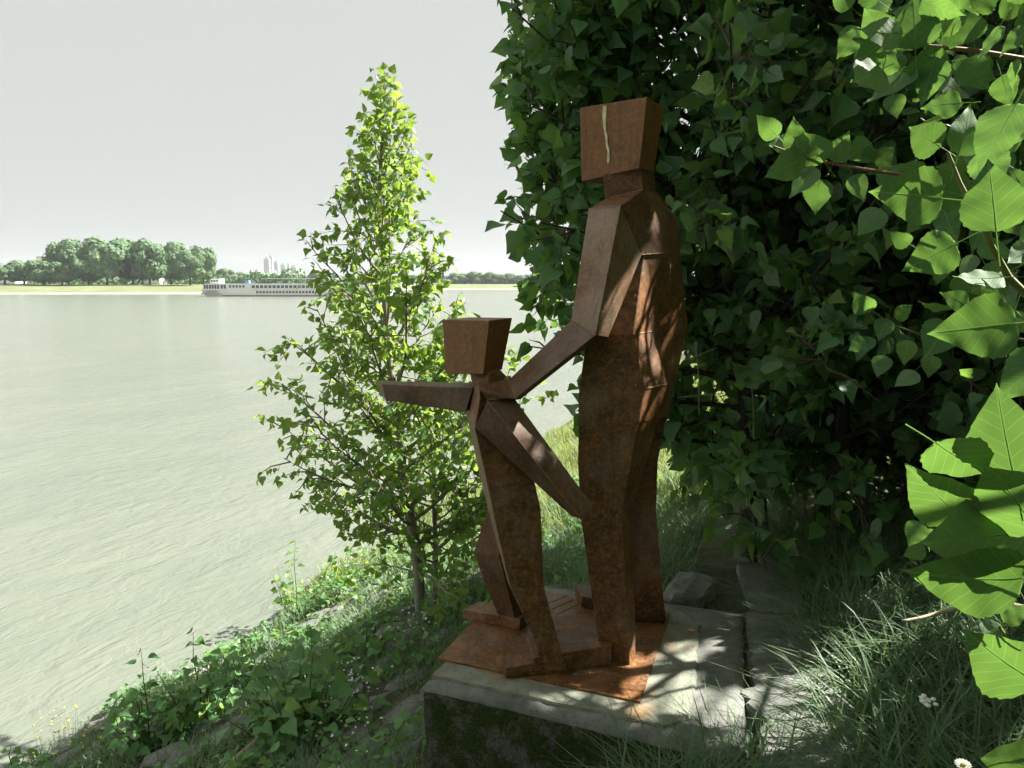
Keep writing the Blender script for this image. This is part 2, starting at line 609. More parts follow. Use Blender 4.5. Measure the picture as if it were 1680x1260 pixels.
def prism(pts2, z0, z1, bevel=0.0):
    bm = bmesh.new()
    top = [bm.verts.new((p.x, p.y, z1)) for p in pts2]
    bot = [bm.verts.new((p.x, p.y, z0)) for p in pts2]
    bm.faces.new(top)
    bm.faces.new(bot[::-1])
    n = len(top)
    for i in range(n):
        j = (i + 1) % n
        bm.faces.new((top[i], bot[i], bot[j], top[j]))
    if bevel:
        bmesh.ops.recalc_face_normals(bm, faces=bm.faces)
        es = [e for e in bm.edges if all(v in top for v in e.verts)]
        bmesh.ops.bevel(bm, geom=es, offset=bevel, segments=2, affect='EDGES', clamp_overlap=True)
    return bm_mesh("prism", bm)

def rough_block(name, corners, z0, z1, seed):
    """old poured concrete block: gridded faces pushed about, chipped top edge"""
    rr = random.Random(seed)
    bm = bmesh.new()
    c = [Vector((x, y, 0)) for x, y in corners]
    top = [bm.verts.new((v.x, v.y, z1)) for v in c]
    bot = [bm.verts.new((v.x, v.y, z0)) for v in c]
    bm.faces.new(top); bm.faces.new(bot[::-1])
    for i in range(4):
        j = (i + 1) % 4
        bm.faces.new((top[i], bot[i], bot[j], top[j]))
    bmesh.ops.subdivide_edges(bm, edges=bm.edges[:], cuts=26, use_grid_fill=True)
    from mathutils import noise as mn
    cx = sum((v for v in c), Vector()) / 4
    for v in bm.verts:
        p = v.co
        d = mn.noise(p * 9) * 0.5 + mn.noise(p * 26) * 0.3
        # distance to the top edge decides chipping
        nearest = min(abs((Vector((p.x, p.y, 0)) - a).cross((b - a).normalized()).z) for a, b in zip(c, c[1:] + c[:1]))
        if p.z > z1 - 1e-4:
            p.z += 0.004 * d
            if nearest < 0.004:
                p.z -= 0.012 + 0.012 * abs(d)
                p += (cx - p).normalized() * (0.012 + 0.01 * d)
        else:
            out = (Vector((p.x, p.y, 0)) - cx).normalized()
            v.co += out * (0.022 * d)
    return bm_mesh(name, bm)

plinth = empty("concrete_plinth", (0.3, 3.3, -0.9))
tag(plinth, "mossy concrete plinth carrying the rusty steel figures", "plinth")
PC = [(-0.356, 3.08), (0.815, 2.56), (1.15, 3.79), (0.03, 4.22)]
def to_child(me, parent):
    me.transform(Matrix.Translation(-Vector(parent.location)))
    return me
blk = rough_block("plinth_block", PC, -1.1, -0.016, 3)
blk.materials.append(M['concrete']); blk.materials.append(M['moss'])
for poly in blk.polygons:
    poly.material_index = 0 if poly.normal.z > 0.6 or poly.center.z > -0.045 else 1
new_obj("block", to_child(blk, plinth), None, plinth, smooth=True)
mort = [Vector(p) for p in [(-0.335, 3.115), (0.555, 2.735), (0.66, 2.80), (0.90, 3.62), (0.82, 3.80), (0.0, 4.16)]]
new_obj("mortar_bed", to_child(prism(jag_poly([(p.x, p.y) for p in mort], 0.04, 0.007), -0.03, -0.006, 0.004), plinth), M['mortar'], plinth)

path = new_obj("path", prism([Vector(p) for p in [(0.80, 2.25), (1.25, 2.1), (1.65, 4.4), (1.1, 4.6)]], -0.35, -0.075), M['soil'])
tag(path, "old broken concrete paving beside the plinth", None, None, "structure")
def slab(pts, z, seed, amps, tilt=(0, 0)):
    me = prism(jag_poly(pts, 0.035, 0.012, amps, seed), -0.13, 0.0, 0.006)
    cx = sum(p[0] for p in pts) / len(pts); cy = sum(p[1] for p in pts) / len(pts)
    me.transform(Matrix.Translation((cx, cy, z)) @ Matrix.Rotation(tilt[0], 4, 'X') @ Matrix.Rotation(tilt[1], 4, 'Y') @ Matrix.Translation((-cx, -cy, 0)))
    return new_obj("slab", me, M['concrete'], path)
slab([(0.775, 2.22), (1.16, 2.12), (1.40, 3.335), (1.072, 3.43), (0.982, 3.05), (0.866, 2.63)], -0.018, 5, [0.006, 0.01, 0.003, 0.02, 0.03, 0.02])
slab([(1.070, 3.434), (1.401, 3.338), (1.50, 3.72), (1.162, 3.79)], -0.020, 6, [0.003, 0.012, 0.01, 0.006])
slab([(1.20, 3.83), (1.46, 3.77), (1.60, 4.45), (1.32, 4.5)], -0.02, 7, [0.01, 0.012, 0.012, 0.006], (R(1), 0))

def boulder_mesh(seed, sub=2, flat=0.55, rough=0.18):
    from mathutils import noise as mn
    bm = bmesh.new()
    bmesh.ops.create_icosphere(bm, subdivisions=sub, radius=1.0)
    off = Vector((seed * 3.7, seed * 1.3, 0))
    for v in bm.verts:
        d = 1 + rough * 2 * mn.noise(v.co * 1.3 + off) + rough * mn.noise(v.co * 3.1 + off)
        v.co *= d
        v.co.z *= flat
        # facet: clamp to a few planes
        for k in range(4):
            a = k * 1.7 + seed
            pl = Vector((math.cos(a), math.sin(a), 0.3)).normalized()
            e = v.co.dot(pl)
            if e > 0.72:
                v.co -= pl * (e - 0.72) * 0.85
    return bm_mesh("boulder", bm)

rk = new_obj("rock", boulder_mesh(5, 3, 0.55, 0.2), M['stone'])
q = Pz(1142, 985, -0.02)
rk.location = (q.x, q.y + 0.16, -0.04); rk.scale = (0.20, 0.13, 0.13); rk.rotation_euler = (0.2, -0.15, 0.6)
tag(rk, "blue grey rock lying behind the plinth beside the paving", "rock")

# ------------------------------------------------------------------ the steel figures
BV = 0.0025
plate = empty("base_plate", (0.2, 3.5, -0.006))
tag(plate, "square rusty steel plate under the figures' feet on the plinth", "plate")
pl = [Vector((-0.32, 3.25)), Vector((0.493, 2.89)), Vector((0.776, 3.73)), Vector((-0.04, 4.09))]
me = prism(jag_poly([(p.x, p.y) for p in pl], 0.06, 0.0012), -0.012, 0.002, 0.0015)
new_obj("plate", to_child(me, plate), M['rust'], plate)
for k in range(3):  # dark raised strips stand in for slits cut in the plate
    a = Pz(896 + 8 * k, 994 + 9 * k - 3, 0.002); b = Pz(930 + 10 * k, 977 + 7 * k, 0.002)
    t = Tubes(); t.add([a, a.lerp(b, 0.5), b], [0.0022] * 3, 5)
    new_obj("slit_strip", to_child(t.mesh("slit_strip"), plate), M['line'], plate)

adult = empty("adult_statue", (0.5, 3.4, 0.0))
tag(adult, "tall rusty steel statue of an adult, hand on the child's shoulder", "statue", "rusty steel figures on the plinth")
child = empty("child_statue", (0.05, 3.3, 0.0))
tag(child, "small rusty steel statue of a child pointing over the river", "statue", "rusty steel figures on the plinth")

def part(parent, name, me, mat='rust'):
    return new_obj(name, to_child(me, parent), M[mat], parent)

def HP(pts):
    return [P(*p) for p in pts]

# adult ---------------------------------------------------------------
head_pts = [(951, 177, 3.41), (1061.5, 159, 3.21), (1049, 276, 3.24), (954, 298, 3.42),
            (1090, 177, 3.42), (1072, 284, 3.41), (990, 192, 3.60), (990, 303, 3.56)]
hd = part(adult, "head", hull(HP(head_pts), BV), 'rust_orange_lit')
# pale streak down the face
def streak():
    tl, tr, brr, bl = [P(*p) for p in head_pts[:4]]
    nrm = (tr - tl).cross(bl - tl).normalized()
    if nrm.y > 0:
        nrm = -nrm
    path_uv = [(0.385, 0.03, .030), (0.395, 0.18, .028), (0.40, 0.33, .024), (0.425, 0.45, .018), (0.445, 0.56, .016), (0.47, 0.66, .022), (0.475, 0.78, .020), (0.475, 0.83, .008)]
    V, F = [], []
    for i, (u, v, w) in enumerate(path_uv):
        for sgn in (-1, 1):
            uu = u + sgn * w * (0.9 + 0.3 * math.sin(i * 2.3 + sgn))
            a = tl.lerp(tr, uu); b = bl.lerp(brr, uu)
            V.append(a.lerp(b, v) + nrm * 0.0035)
    n = len(path_uv)
    for i in range(n - 1):
        F.append((2 * i, 2 * i + 1, 2 * i + 3, 2 * i + 2))
    bm = bmesh.new()
    vs = [bm.verts.new(v) for v in V]
    fs = [bm.faces.new([vs[i] for i in f]) for f in F]
    r = bmesh.ops.extrude_face_region(bm, geom=fs)
    for e in r['geom']:
        if isinstance(e, bmesh.types.BMVert):
            e.co -= nrm * 0.004
    return bm_mesh("streak", bm)
st = new_obj("pale_streak", to_child(streak(), adult), M['paint'], hd)
st.matrix_parent_inverse = Matrix.Identity(4)
part(adult, "neck", hull(HP([(990, 285, 3.34), (1051, 272, 3.28), (1056, 312, 3.28), (993, 327, 3.35),
                            (1073, 272, 3.44), (1076, 316, 3.46), (1005, 285, 3.5), (1005, 325, 3.52)]), BV))
part(adult, "upper_torso", hull(HP([(993.6, 326, 3.36), (1055.5, 310.5, 3.28), (1078, 316, 3.47),
        (966, 343, 3.34), (1019, 337, 3.14), (1053, 418, 3.27), (1091, 415, 3.38), (1109, 358, 3.58), (1117, 423, 3.60),
        (975, 345, 3.62), (1060, 325, 3.76), (1090, 420, 3.80), (985, 430, 3.62), (990, 425, 3.33)]), BV))
torso_rings = [
    [(985, 420, 3.32), (1057, 417, 3.29), (1090.5, 414, 3.39), (1116, 421, 3.60), (1090, 420, 3.78), (995, 425, 3.62)],
    [(962, 552, 3.26), (1039, 549, 3.21), (1069, 544, 3.36), (1129, 537, 3.58), (1100, 545, 3.78), (985, 548, 3.64)],
    [(949, 650, 3.24), (1057, 638, 3.20), (1092, 631, 3.34), (1107, 631, 3.56), (1088, 636, 3.76), (972, 640, 3.66)],
    [(949, 700, 3.23), (1048, 694, 3.19), (1081, 688, 3.33), (1096, 682, 3.55), (1080, 690, 3.74), (968, 690, 3.66)],
]
part(adult, "lower_torso", loft([HP(r) for r in torso_rings], BV))
near_leg = [
    [(949.5, 690, 3.232), (1048.5, 688, 3.192), (1080, 684, 3.33), (965, 686, 3.44)],
    [(948, 760, 3.225), (1033, 760, 3.19), (1062, 757, 3.33), (962, 757, 3.44)],
    [(954, 857, 3.22), (1020, 840, 3.19), (1036, 838, 3.33), (968, 852, 3.42)],
    [(967, 934, 3.22), (1026, 940, 3.18), (1040, 936, 3.32), (978, 928, 3.38)],
    [(986, 1086, 3.22), (1033, 1092, 3.185), (1043, 1084, 3.26), (994, 1072, 3.33)],
]
part(adult, "leg", loft([HP(r) for r in near_leg], BV))
far_leg = [
    [(985, 692, 3.58), (1094, 680, 3.55), (1082, 686, 3.76), (992, 690, 3.78)],
    [(975, 760, 3.58), (1079, 758, 3.54), (1074, 760, 3.76), (985, 760, 3.78)],
    [(1005, 838, 3.58), (1076.5, 837, 3.55), (1073, 840, 3.74), (1010, 838, 3.76)],
    [(1020, 960, 3.60), (1086, 960, 3.57), (1080, 955, 3.72), (1026, 955, 3.75)],
    [(1030, 1022, 3.62), (1093, 1019, 3.60), (1086, 1003, 3.74), (1034, 1006, 3.77)],
]
part(adult, "leg", loft([HP(r) for r in far_leg], BV))
FT = 0.085
def foot(parent, toe_n, toe_f, heel_n, heel_f, h_toe=0.06, h_heel=0.085):
    pts = []
    for (x, y), h in ((toe_n, h_toe), (toe_f, h_toe), (heel_n, h_heel), (heel_f, h_heel)):
        pts.append(Vector((x, y, 0.003))); pts.append(Vector((x, y, h)))
    return part(parent, "foot", hull(pts, BV))
# adult near foot: measured on the top face and side edge
a1 = Pz(914, 1042, 0.09); a2 = Pz(976, 1020, 0.09); a3 = Pz(984, 1058, 0.09)
hn = Pz(1040, 1092, 0.003)
dirf = (Pz(923, 1068, 0.09) - a3); dirf.z = 0; dirf.normalize()
toe_n = a3 + dirf * 0.30; toe_f = a2 + dirf * 0.33
foot(adult, (toe_n.x, toe_n.y), (toe_f.x, toe_f.y), (a3.x + 0.05, a3.y - 0.012), (a2.x + 0.08, a2.y), 0.082, 0.095)
f1 = Pz(954, 996, 0.003)
foot(adult, (f1.x, f1.y), (f1.x - 0.02, f1.y + 0.16), (0.70, 3.63), (0.70, 3.80), 0.058, 0.07)
# left arm reaching forward to the child
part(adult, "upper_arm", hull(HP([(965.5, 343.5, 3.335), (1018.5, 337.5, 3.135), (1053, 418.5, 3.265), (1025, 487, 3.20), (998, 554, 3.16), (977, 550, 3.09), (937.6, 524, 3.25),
        (1000, 350, 3.46), (965, 528, 3.38)]), BV), 'rust_grey_lit')
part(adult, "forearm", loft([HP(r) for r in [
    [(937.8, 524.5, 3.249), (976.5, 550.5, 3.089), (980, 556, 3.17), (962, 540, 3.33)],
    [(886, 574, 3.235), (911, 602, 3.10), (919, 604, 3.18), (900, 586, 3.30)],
    [(833, 624, 3.20), (846, 654, 3.10), (853, 656, 3.17), (846, 634, 3.27)]]], BV), 'rust_grey_lit')
part(adult, "hand", hull(HP([(832, 623, 3.20), (846, 654.5, 3.095), (852, 656, 3.17), (846, 632, 3.27), (785, 633, 3.11), (788, 641, 3.095), (799, 655, 3.09), (795, 628, 3.24)]), BV))
# child ---------------------------------------------------------------
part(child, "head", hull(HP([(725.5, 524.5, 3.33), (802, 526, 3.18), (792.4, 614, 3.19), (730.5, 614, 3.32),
        (840.5, 521.5, 3.42), (824, 606, 3.38), (768, 520.5, 3.54), (765, 604, 3.50)]), BV), 'rust_orange_lit')
part(child, "neck", hull(HP([(770, 610, 3.27), (802, 612, 3.22), (818, 604, 3.33), (790, 604, 3.40),
        (776, 634, 3.27), (800, 632, 3.2), (832, 618, 3.31), (795, 618, 3.44)]), BV))
part(child, "torso", loft([HP(r) for r in [
    [(783, 623, 3.34), (786, 634, 3.14), (834, 625, 3.20), (838, 616, 3.42)],
    [(770, 652, 3.42), (787, 655, 3.14), (846, 656, 3.18), (840, 640, 3.46)],
    [(764, 676, 3.44), (779, 702, 3.15), (856, 720, 3.18), (850, 700, 3.48)],
    [(783, 760, 3.40), (794.5, 768, 3.14), (872, 775, 3.16), (868, 758, 3.46)],
    [(789, 786, 3.38), (800, 796, 3.135), (878, 797, 3.15), (874, 780, 3.46)]]], BV))
part(child, "leg", loft([HP(r) for r in [
    [(788.6, 785, 3.345), (799.3, 793, 3.136), (877.3, 793, 3.151), (872, 780, 3.33)],
    [(801, 836, 3.30), (810, 846, 3.125), (887, 836, 3.14), (882, 826, 3.30)],
    [(833, 955, 3.24), (837, 964, 3.12), (892, 962, 3.13), (888, 952, 3.26)],
    [(872, 1040, 3.20), (875, 1046, 3.10), (912, 1042, 3.11), (908, 1034, 3.21)],
    [(889, 1083, 3.18), (891, 1100, 3.10), (930, 1101, 3.10), (925, 1088, 3.19)]]], BV))
part(child, "leg", loft([HP(r) for r in [
    [(805, 785, 3.43), (838, 790, 3.30), (872, 790, 3.36), (860, 775, 3.50)],
    [(799, 834, 3.50), (835, 838, 3.38), (858, 838, 3.44), (850, 828, 3.54)],
    [(777, 907, 3.58), (819, 911, 3.46), (838, 911, 3.52), (812, 900, 3.64)],
    [(800, 968, 3.59), (836, 980, 3.50), (850, 978, 3.55), (828, 962, 3.65)],
    [(817, 1010, 3.61), (848, 1030, 3.545), (864, 1029, 3.59), (838, 1008, 3.66)]]], BV))
tn = Pz(831, 1112, 0.003); tf = Pz(813, 1092, 0.003); kn = Pz(938, 1104, 0.003)
foot(child, (tn.x, tn.y), (tf.x, tf.y), (kn.x, kn.y), (kn.x - 0.03, kn.y + 0.12), 0.045, 0.075)
tn = Pz(758.6, 1014, 0.003); tf = Pz(785, 1003, 0.003); kn = Pz(853, 1035, 0.003)
foot(child, (tn.x, tn.y), (tf.x, tf.y + 0.02), (kn.x, kn.y), (kn.x + 0.05, kn.y + 0.11), 0.045, 0.06)
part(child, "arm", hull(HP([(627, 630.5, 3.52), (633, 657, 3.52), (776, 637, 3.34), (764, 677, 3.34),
        (618, 624.5, 3.60), (622, 640, 3.60), (778, 628, 3.46), (778, 665, 3.46)]), BV), 'rust_grey_lit')
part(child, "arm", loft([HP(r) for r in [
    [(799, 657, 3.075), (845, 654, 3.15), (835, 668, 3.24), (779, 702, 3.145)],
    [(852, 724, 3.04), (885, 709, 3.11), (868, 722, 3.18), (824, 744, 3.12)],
    [(954, 853, 3.00), (974, 831, 3.06), (962, 838, 3.14), (937, 847, 3.09)]]], BV), 'rust_grey_lit')

def seam(parent, pts, r=.0035):
    p = [P(*q) for q in pts]
    fine = []
    for a, b in zip(p, p[1:]):
        k = max(3, int((b - a).length / .008))
        fine += [a.lerp(b, i / k) for i in range(k)]
    fine.append(p[-1])
    rr = random.Random(len(fine))
    T = Tubes(); T.add(fine, [r * rr.uniform(.7, 1.25) for _ in fine], 6)
    new_obj("weld_seam", to_child(T.mesh("weld_seam"), parent), M['weld'], parent, smooth=True)
M['weld'] = simple("weld_bead", (0.24, 0.15, 0.09), 0.6, 0.4, 60)
seam(adult, [(938, 524.5, 3.247), (977, 550.5, 3.087)])
seam(adult, [(966, 343.5, 3.334), (1018.5, 337.5, 3.134)], .0028)
seam(adult, [(1018.5, 337.5, 3.133), (977, 550, 3.087)], .0025)
seam(adult, [(1039, 549, 3.209), (1069, 544, 3.358)], .003)
seam(adult, [(1057, 638, 3.199), (1092, 631, 3.338)], .003)
seam(adult, [(1053, 418, 3.266), (1091, 415, 3.380)], .0022)
seam(adult, [(993.6, 326, 3.352), (1055.5, 311, 3.276)], .003)
seam(adult, [(833, 624, 3.198), (846, 654, 3.097)], .0025)
seam(child, [(799, 657, 3.072), (852, 724, 3.037), (954, 853, 2.998)], .0025)
seam(child, [(799, 656, 3.073), (845, 654, 3.148)], .0035)
seam(child, [(779, 702, 3.147), (794.5, 768, 3.138), (800, 796, 3.133)], .0025)
seam(child, [(802, 526, 3.179), (792.4, 614, 3.189)], .0022)

# ------------------------------------------------------------------ leaves
LO_V = np.array([(0, 0, 0), (.35, 0, -.03), (.7, 0, -.05), (1, 0, -.12),
                 (-.04, .20, .02), (.10, .43, .06), (.34, .45, .05), (.66, .21, .0),
                 (-.04, -.20, .02), (.10, -.43, .06), (.34, -.45, .05), (.66, -.21, .0),
                 (-.45, .012, .10), (-.45, -.012, .10)], dtype=float)
LO_F = np.array([(0, 5, 4), (0, 1, 5), (1, 6, 5), (1, 7, 6), (1, 2, 7), (2, 3, 7),
                 (0, 8, 9), (0, 9, 1), (1, 9, 10), (1, 10, 11), (1, 11, 2), (2, 11, 3), (0, 12, 13)], dtype=int)

def leaf_variant(k):
    rr = random.Random(100 + k)
    V = LO_V.copy()
    fold = rr.uniform(-0.05, 0.28)
    droop = rr.uniform(-0.05, 0.30)
    tw = rr.uniform(-0.25, 0.25)
    wid = rr.uniform(0.82, 1.08)
    V[:12, 2] += fold * np.abs(V[:12, 1]) - droop * np.clip(V[:12, 0], 0, 1) ** 2
    V[:12, 2] += tw * V[:12, 1] * V[:12, 0]
    V[:, 1] *= wid
    V[:, 1] += rr.uniform(-.05, .05) * np.clip(V[:, 0], 0, 1)
    return V
LEAF_VARS = [leaf_variant(k) for k in range(8)]

def leaf_arrays(pos, axis, nrm, size, seed=0):
    """stack leaves into one vertex/face array"""
    n = len(pos)
    rg = np.random.default_rng(seed)
    var = rg.integers(0, len(LEAF_VARS), n)
    T = np.stack(LEAF_VARS)[var]                      # n,14,3
    a = axis / np.linalg.norm(axis, axis=1, keepdims=True)
    z = nrm - a * np.sum(nrm * a, axis=1, keepdims=True)
    z /= np.maximum(np.linalg.norm(z, axis=1, keepdims=True), 1e-6)
    y = np.cross(z, a)
    Rm = np.stack([a, y, z], axis=2)                  # columns
    V = np.einsum('nij,nkj->nki', Rm, T) * size[:, None, None] + pos[:, None, :]
    F = LO_F[None] + (np.arange(n) * len(LO_V))[:, None, None]
    return V.reshape(-1, 3), F.reshape(-1, 3), (a, y, z, var)

LEAF_MESHES = {}
def leaf_mesh(matkey, k):
    key = (matkey, k)
    if key not in LEAF_MESHES:
        me = np_mesh("leaf", LEAF_VARS[k], LO_F)
        me.materials.append(M[matkey])
        LEAF_MESHES[key] = me
    return LEAF_MESHES[key]

def put_leaves(root, pos, axis, nrm, size, matkey, keep, seed):
    """the nearest in-view leaves become parts of their own, the rest one foliage part"""
    pos = np.array(pos); axis = np.array(axis); nrm = np.array(nrm); size = np.array(size)
    if len(pos) == 0:
        return
    q = pos - np.array(CAM)
    fwd = q[:, 1] * CP - q[:, 2] * SP
    up = q[:, 1] * SP + q[:, 2] * CP
    px = 840 + FPX * q[:, 0] / np.maximum(fwd, .05)
    py = 630 - FPX * up / np.maximum(fwd, .05)
    vis = (fwd > .1) & (px > 0) & (px < 1680) & (py > 0) & (py < 1260)
    score = np.where(vis, size / np.maximum(fwd, .1), -1)
    order = np.argsort(-score)
    solo = [i for i in order[:keep] if score[i] > 0]
    rest = np.setdiff1d(np.arange(len(pos)), solo)
    org = np.array(root.location)
    V, F, (a, y, z, var) = leaf_arrays(pos - org, axis, nrm, size, seed)
    for i in solo:
        o = bpy.data.objects.new("leaf", leaf_mesh(matkey, int(var[i])))
        m4 = Matrix(((a[i, 0], y[i, 0], z[i, 0]), (a[i, 1], y[i, 1], z[i, 1]), (a[i, 2], y[i, 2], z[i, 2]))).to_4x4()
        o.matrix_local = Matrix.Translation(pos[i] - org) @ m4 @ Matrix.Scale(float(size[i]), 4)
        COL.objects.link(o)
        o.parent = root
    if len(rest):
        nv = len(LO_V)
        V3 = V.reshape(-1, nv, 3)[rest].reshape(-1, 3)
        F3 = (LO_F[None] + (np.arange(len(rest)) * nv)[:, None, None]).reshape(-1, 3)
        o = new_obj("foliage", np_mesh("foliage", V3, F3), M[matkey], root)
        o["kind"] = "stuff"

def rvec(rr):
    while True:
        v = Vector((rr.uniform(-1, 1), rr.uniform(-1, 1), rr.uniform(-1, 1)))
        if 0.05 < v.length < 1:
            return v.normalized()

def interp(pts, t):
    f = t * (len(pts) - 1)
    i = min(int(f), len(pts) - 2)
    return pts[i].lerp(pts[i + 1], f - i)

def poplar(name, label, trunk, r0, nbr, tr, length, elev, leaf_size, seed, group=None, cat="tree",
           keep=250, matkey='leaf', barkkey='bark', twig_step=0.11, twig_len=0.26, leaf_step=0.05,
           accept=None, crown_leaves=True, extra_stems=(), pref=None, trunk_k=8, wob=1.0, trim=False):
    """trunk: list of points; tr: (t0, t1) where branches start; length(t, phi) and elev(t) give each branch"""
    rr = random.Random(seed)
    base = Vector(trunk[0])
    root = empty(name, base)
    tag(root, label, cat, group)
    stems = [(trunk, r0)] + list(extra_stems)
    pos, axs, nrs, szs = [], [], [], []
    for si, (tp, rad) in enumerate(stems):
        tp = [Vector(p) for p in tp]
        n = len(tp)
        # smooth the stem with a few wobbling in-between points
        fine, rads = [], []
        cnt = (n - 1) * 5 + 1
        for i in range(cnt):
            t = i / (cnt - 1)
            f = t * (n - 1); k = min(int(f), n - 2); g = f - k
            p0 = tp[max(k - 1, 0)]; p1 = tp[k]; p2 = tp[k + 1]; p3 = tp[min(k + 2, n - 1)]
            p = 0.5 * ((2 * p1) + (p2 - p0) * g + (2 * p0 - 5 * p1 + 4 * p2 - p3) * g * g + (3 * p1 - p0 - 3 * p2 + p3) * g ** 3)
            fine.append(p + rvec(rr) * 0.006 * wob * (0 < i))
            rads.append(max(0.003, rad * (1 - t) ** 0.8 * (1.35 if i == 0 else 1)))
        T = Tubes()
        T.add([p - base for p in fine], rads, trunk_k)
        new_obj("trunk", T.mesh("trunk"), M[barkkey], root, smooth=True)
        nb = nbr if si == 0 else max(4, int(nbr * 0.4))
        for b in range(nb):
            t = tr[0] + (tr[1] - tr[0]) * (b + rr.random()) / nb
            phi = b * 2.39996 + rr.uniform(-.5, .5)
            if pref is not None and rr.random() < pref[1]:
                phi = pref[0] + rr.gauss(0, 0.7)
            p0 = interp(fine, t)
            L = length(t, phi) * rr.uniform(0.75, 1.12)
            if L < 0.05:
                continue
            e = elev(t) + rr.uniform(-.15, .15)
            d = Vector((math.cos(phi) * math.cos(e), math.sin(phi) * math.cos(e), math.sin(e)))
            pts = [p0]
            seg = 6
            for k in range(seg):
                d = (d + Vector((0, 0, 0.10)) * (1 if e > 0.2 else -0.2) + rvec(rr) * 0.13).normalized()
                pts.append(pts[-1] + d * (L / seg))
            if trim and not accept(pts[-1]):
                continue
            if accept is not None:
                while len(pts) > 2 and not accept(pts[-1]):
                    pts.pop()
                L *= (len(pts) - 1) / seg
                seg = len(pts) - 1
                if seg < 2:
                    continue
            rb = max(0.004, min(rad * 0.45, 0.008 + 0.012 * L) * (1 - 0.5 * t))
            T = Tubes()
            T.add([p - base for p in pts], [rb * (1 - 0.82 * k / seg) for k in range(seg + 1)], 5)
            m = max(2, int(L / twig_step))
            had = False
            for w in range(m):
                u = 0.18 + 0.82 * (w + rr.random()) / m
                q = interp(pts, min(u, 1))
                bd = (interp(pts, min(u + .05, 1)) - interp(pts, max(u - .05, 0))).normalized()
                td = (bd * 0.7 + rvec(rr) * 0.9 + Vector((0, 0, 0.15))).normalized()
                lt = twig_len * rr.uniform(0.5, 1.25)
                tpts = [q, q + td * lt * .5 + rvec(rr) * .02, q + td * lt + Vector((0, 0, -0.03)) + rvec(rr) * .03]
                if accept is not None and not accept(tpts[2]):
                    continue
                had = True
                T.add([p - base for p in tpts], [rb * .35 + .0008, rb * .25 + .0006, .0008], 3)
                nl = max(2, int(lt / leaf_step))
                for l in range(nl):
                    uu = 0.25 + 0.75 * (l + rr.random()) / nl
                    lp = interp(tpts, min(uu, 1))
                    side = rvec(rr)
                    ax = (side * 0.75 + td * 0.35 + Vector((0, 0, -0.45))).normalized()
                    sz = leaf_size * rr.uniform(0.65, 1.2)
                    lp2 = lp + ax * sz * 0.45
                    if accept is not None and not accept(lp2):
                        continue
                    nr = (rvec(rr) + Vector((0, -0.25, 0.5))).normalized()
                    pos.append(lp2); axs.append(ax); nrs.append(nr); szs.append(sz)
            if had or accept is None:
                new_obj("branch", T.mesh("branch"), M[barkkey], root, smooth=True)
    put_leaves(root, pos, axs, nrs, szs, matkey, keep, seed)
    return root, len(pos)

def lin(pairs):
    def f(t):
        for (a, va), (b, vb) in zip(pairs, pairs[1:]):
            if t <= b:
                return va + (vb - va) * (t - a) / max(1e-6, b - a)
        return pairs[-1][1]
    return f

COUNTS = {}
# --- young poplar at the water's edge
SPIRE = lin([(100, 10), (150, 38), (200, 58), (260, 75), (330, 115), (400, 150), (440, 190), (480, 400)])
def spire_ok(p):
    x, y, f = proj(p)
    return y > 104 and abs(x - 627) < SPIRE(y) * random.uniform(.75, 1.1)
tb = ground(692, 1008)
tY = tb.y
trunk_px = [(692, 1008), (682, 900), (664, 790), (645, 650), (634, 540), (628, 420), (624, 305), (628, 200), (632, 118)]
tpts = [P(x, y, tY) for x, y in trunk_px]
tpts[0] = tb + Vector((0, 0, -0.08))
Lf = lin([(0, .6), (.12, 1.1), (.3, 1.15), (.38, 1.05), (.5, .88), (.6, .70), (.75, .38), (.88, .17), (1, .06)])
s2 = [tb + Vector((0.10, 0.10, -0.05)), P(715, 900, tY + .12), P(712, 780, tY + .15), P(722, 650, tY + .15), P(735, 520, tY + .1)]
_, COUNTS['young'] = poplar("young_poplar_tree", "slender sunlit young poplar tree on the bank beside the river", tpts, 0.046, 96, (.10, .97),
       lambda t, ph: Lf(t) * (1.0 + ((.42 if math.cos(ph) > 0 else .15) if t > .38 else -.12) * math.cos(ph)), lin([(0, .15), (.25, .35), (.5, .65), (.7, .85), (1, 1.1)]), 0.064, 11,
       matkey='leaf_young', barkkey='bark_pale', keep=290, twig_step=0.070, twig_len=0.25, leaf_step=0.035, trim=True, extra_stems=[(s2, 0.026)],
       accept=lambda p: p.z > terrain(p.x, p.y) + .1 and p.y > 4.6 and spire_ok(p))

# --- thicket of poplars behind and beside the figures
LB = lin([(-400, 835), (0, 818), (60, 812), (110, 797), (200, 812), (260, 808), (350, 802), (430, 822), (480, 825), (530, 838), (570, 850), (600, 885), (640, 930), (700, 938), (740, 1085), (850, 1105), (900, 1190), (1000, 1260), (1300, 1400)])
GAPS = [(P(*q[:3]), q[3]) for q in [(1066, 465, 3.32, .035), (1054, 572, 3.26, .035), (1010, 528, 3.14, .03), (1084, 618, 3.32, .012), (1062, 388, 3.34, .0)]]
GAPS += [(P(*q[:3]), q[3]) for q in [(1600, 790, .82, .12), (1530, 810, .84, .08), (1640, 930, .80, .08), (1650, 1110, .78, .08), (1600, 545, 1.0, .07), (1500, 310, 1.18, .06), (1630, 320, 1.1, .06), (1510, 40, 1.5, .10), (1310, 250, 2.0, .05), (1440, 490, 2.1, .03)]]
GAPS += [(Pz(x, y, 0), r) for x, y, r in [(1080, 1088, .045), (1090, 1135, .05), (1072, 1150, .04), (1062, 1100, .03), (1140, 1048, .03), (1230, 1188, .06), (1290, 1180, .045), (1200, 1150, .025), (1300, 1120, .03), (930, 1150, .02), (1420, 1010, .06), (1380, 1120, .05), (1500, 1080, .06)]]
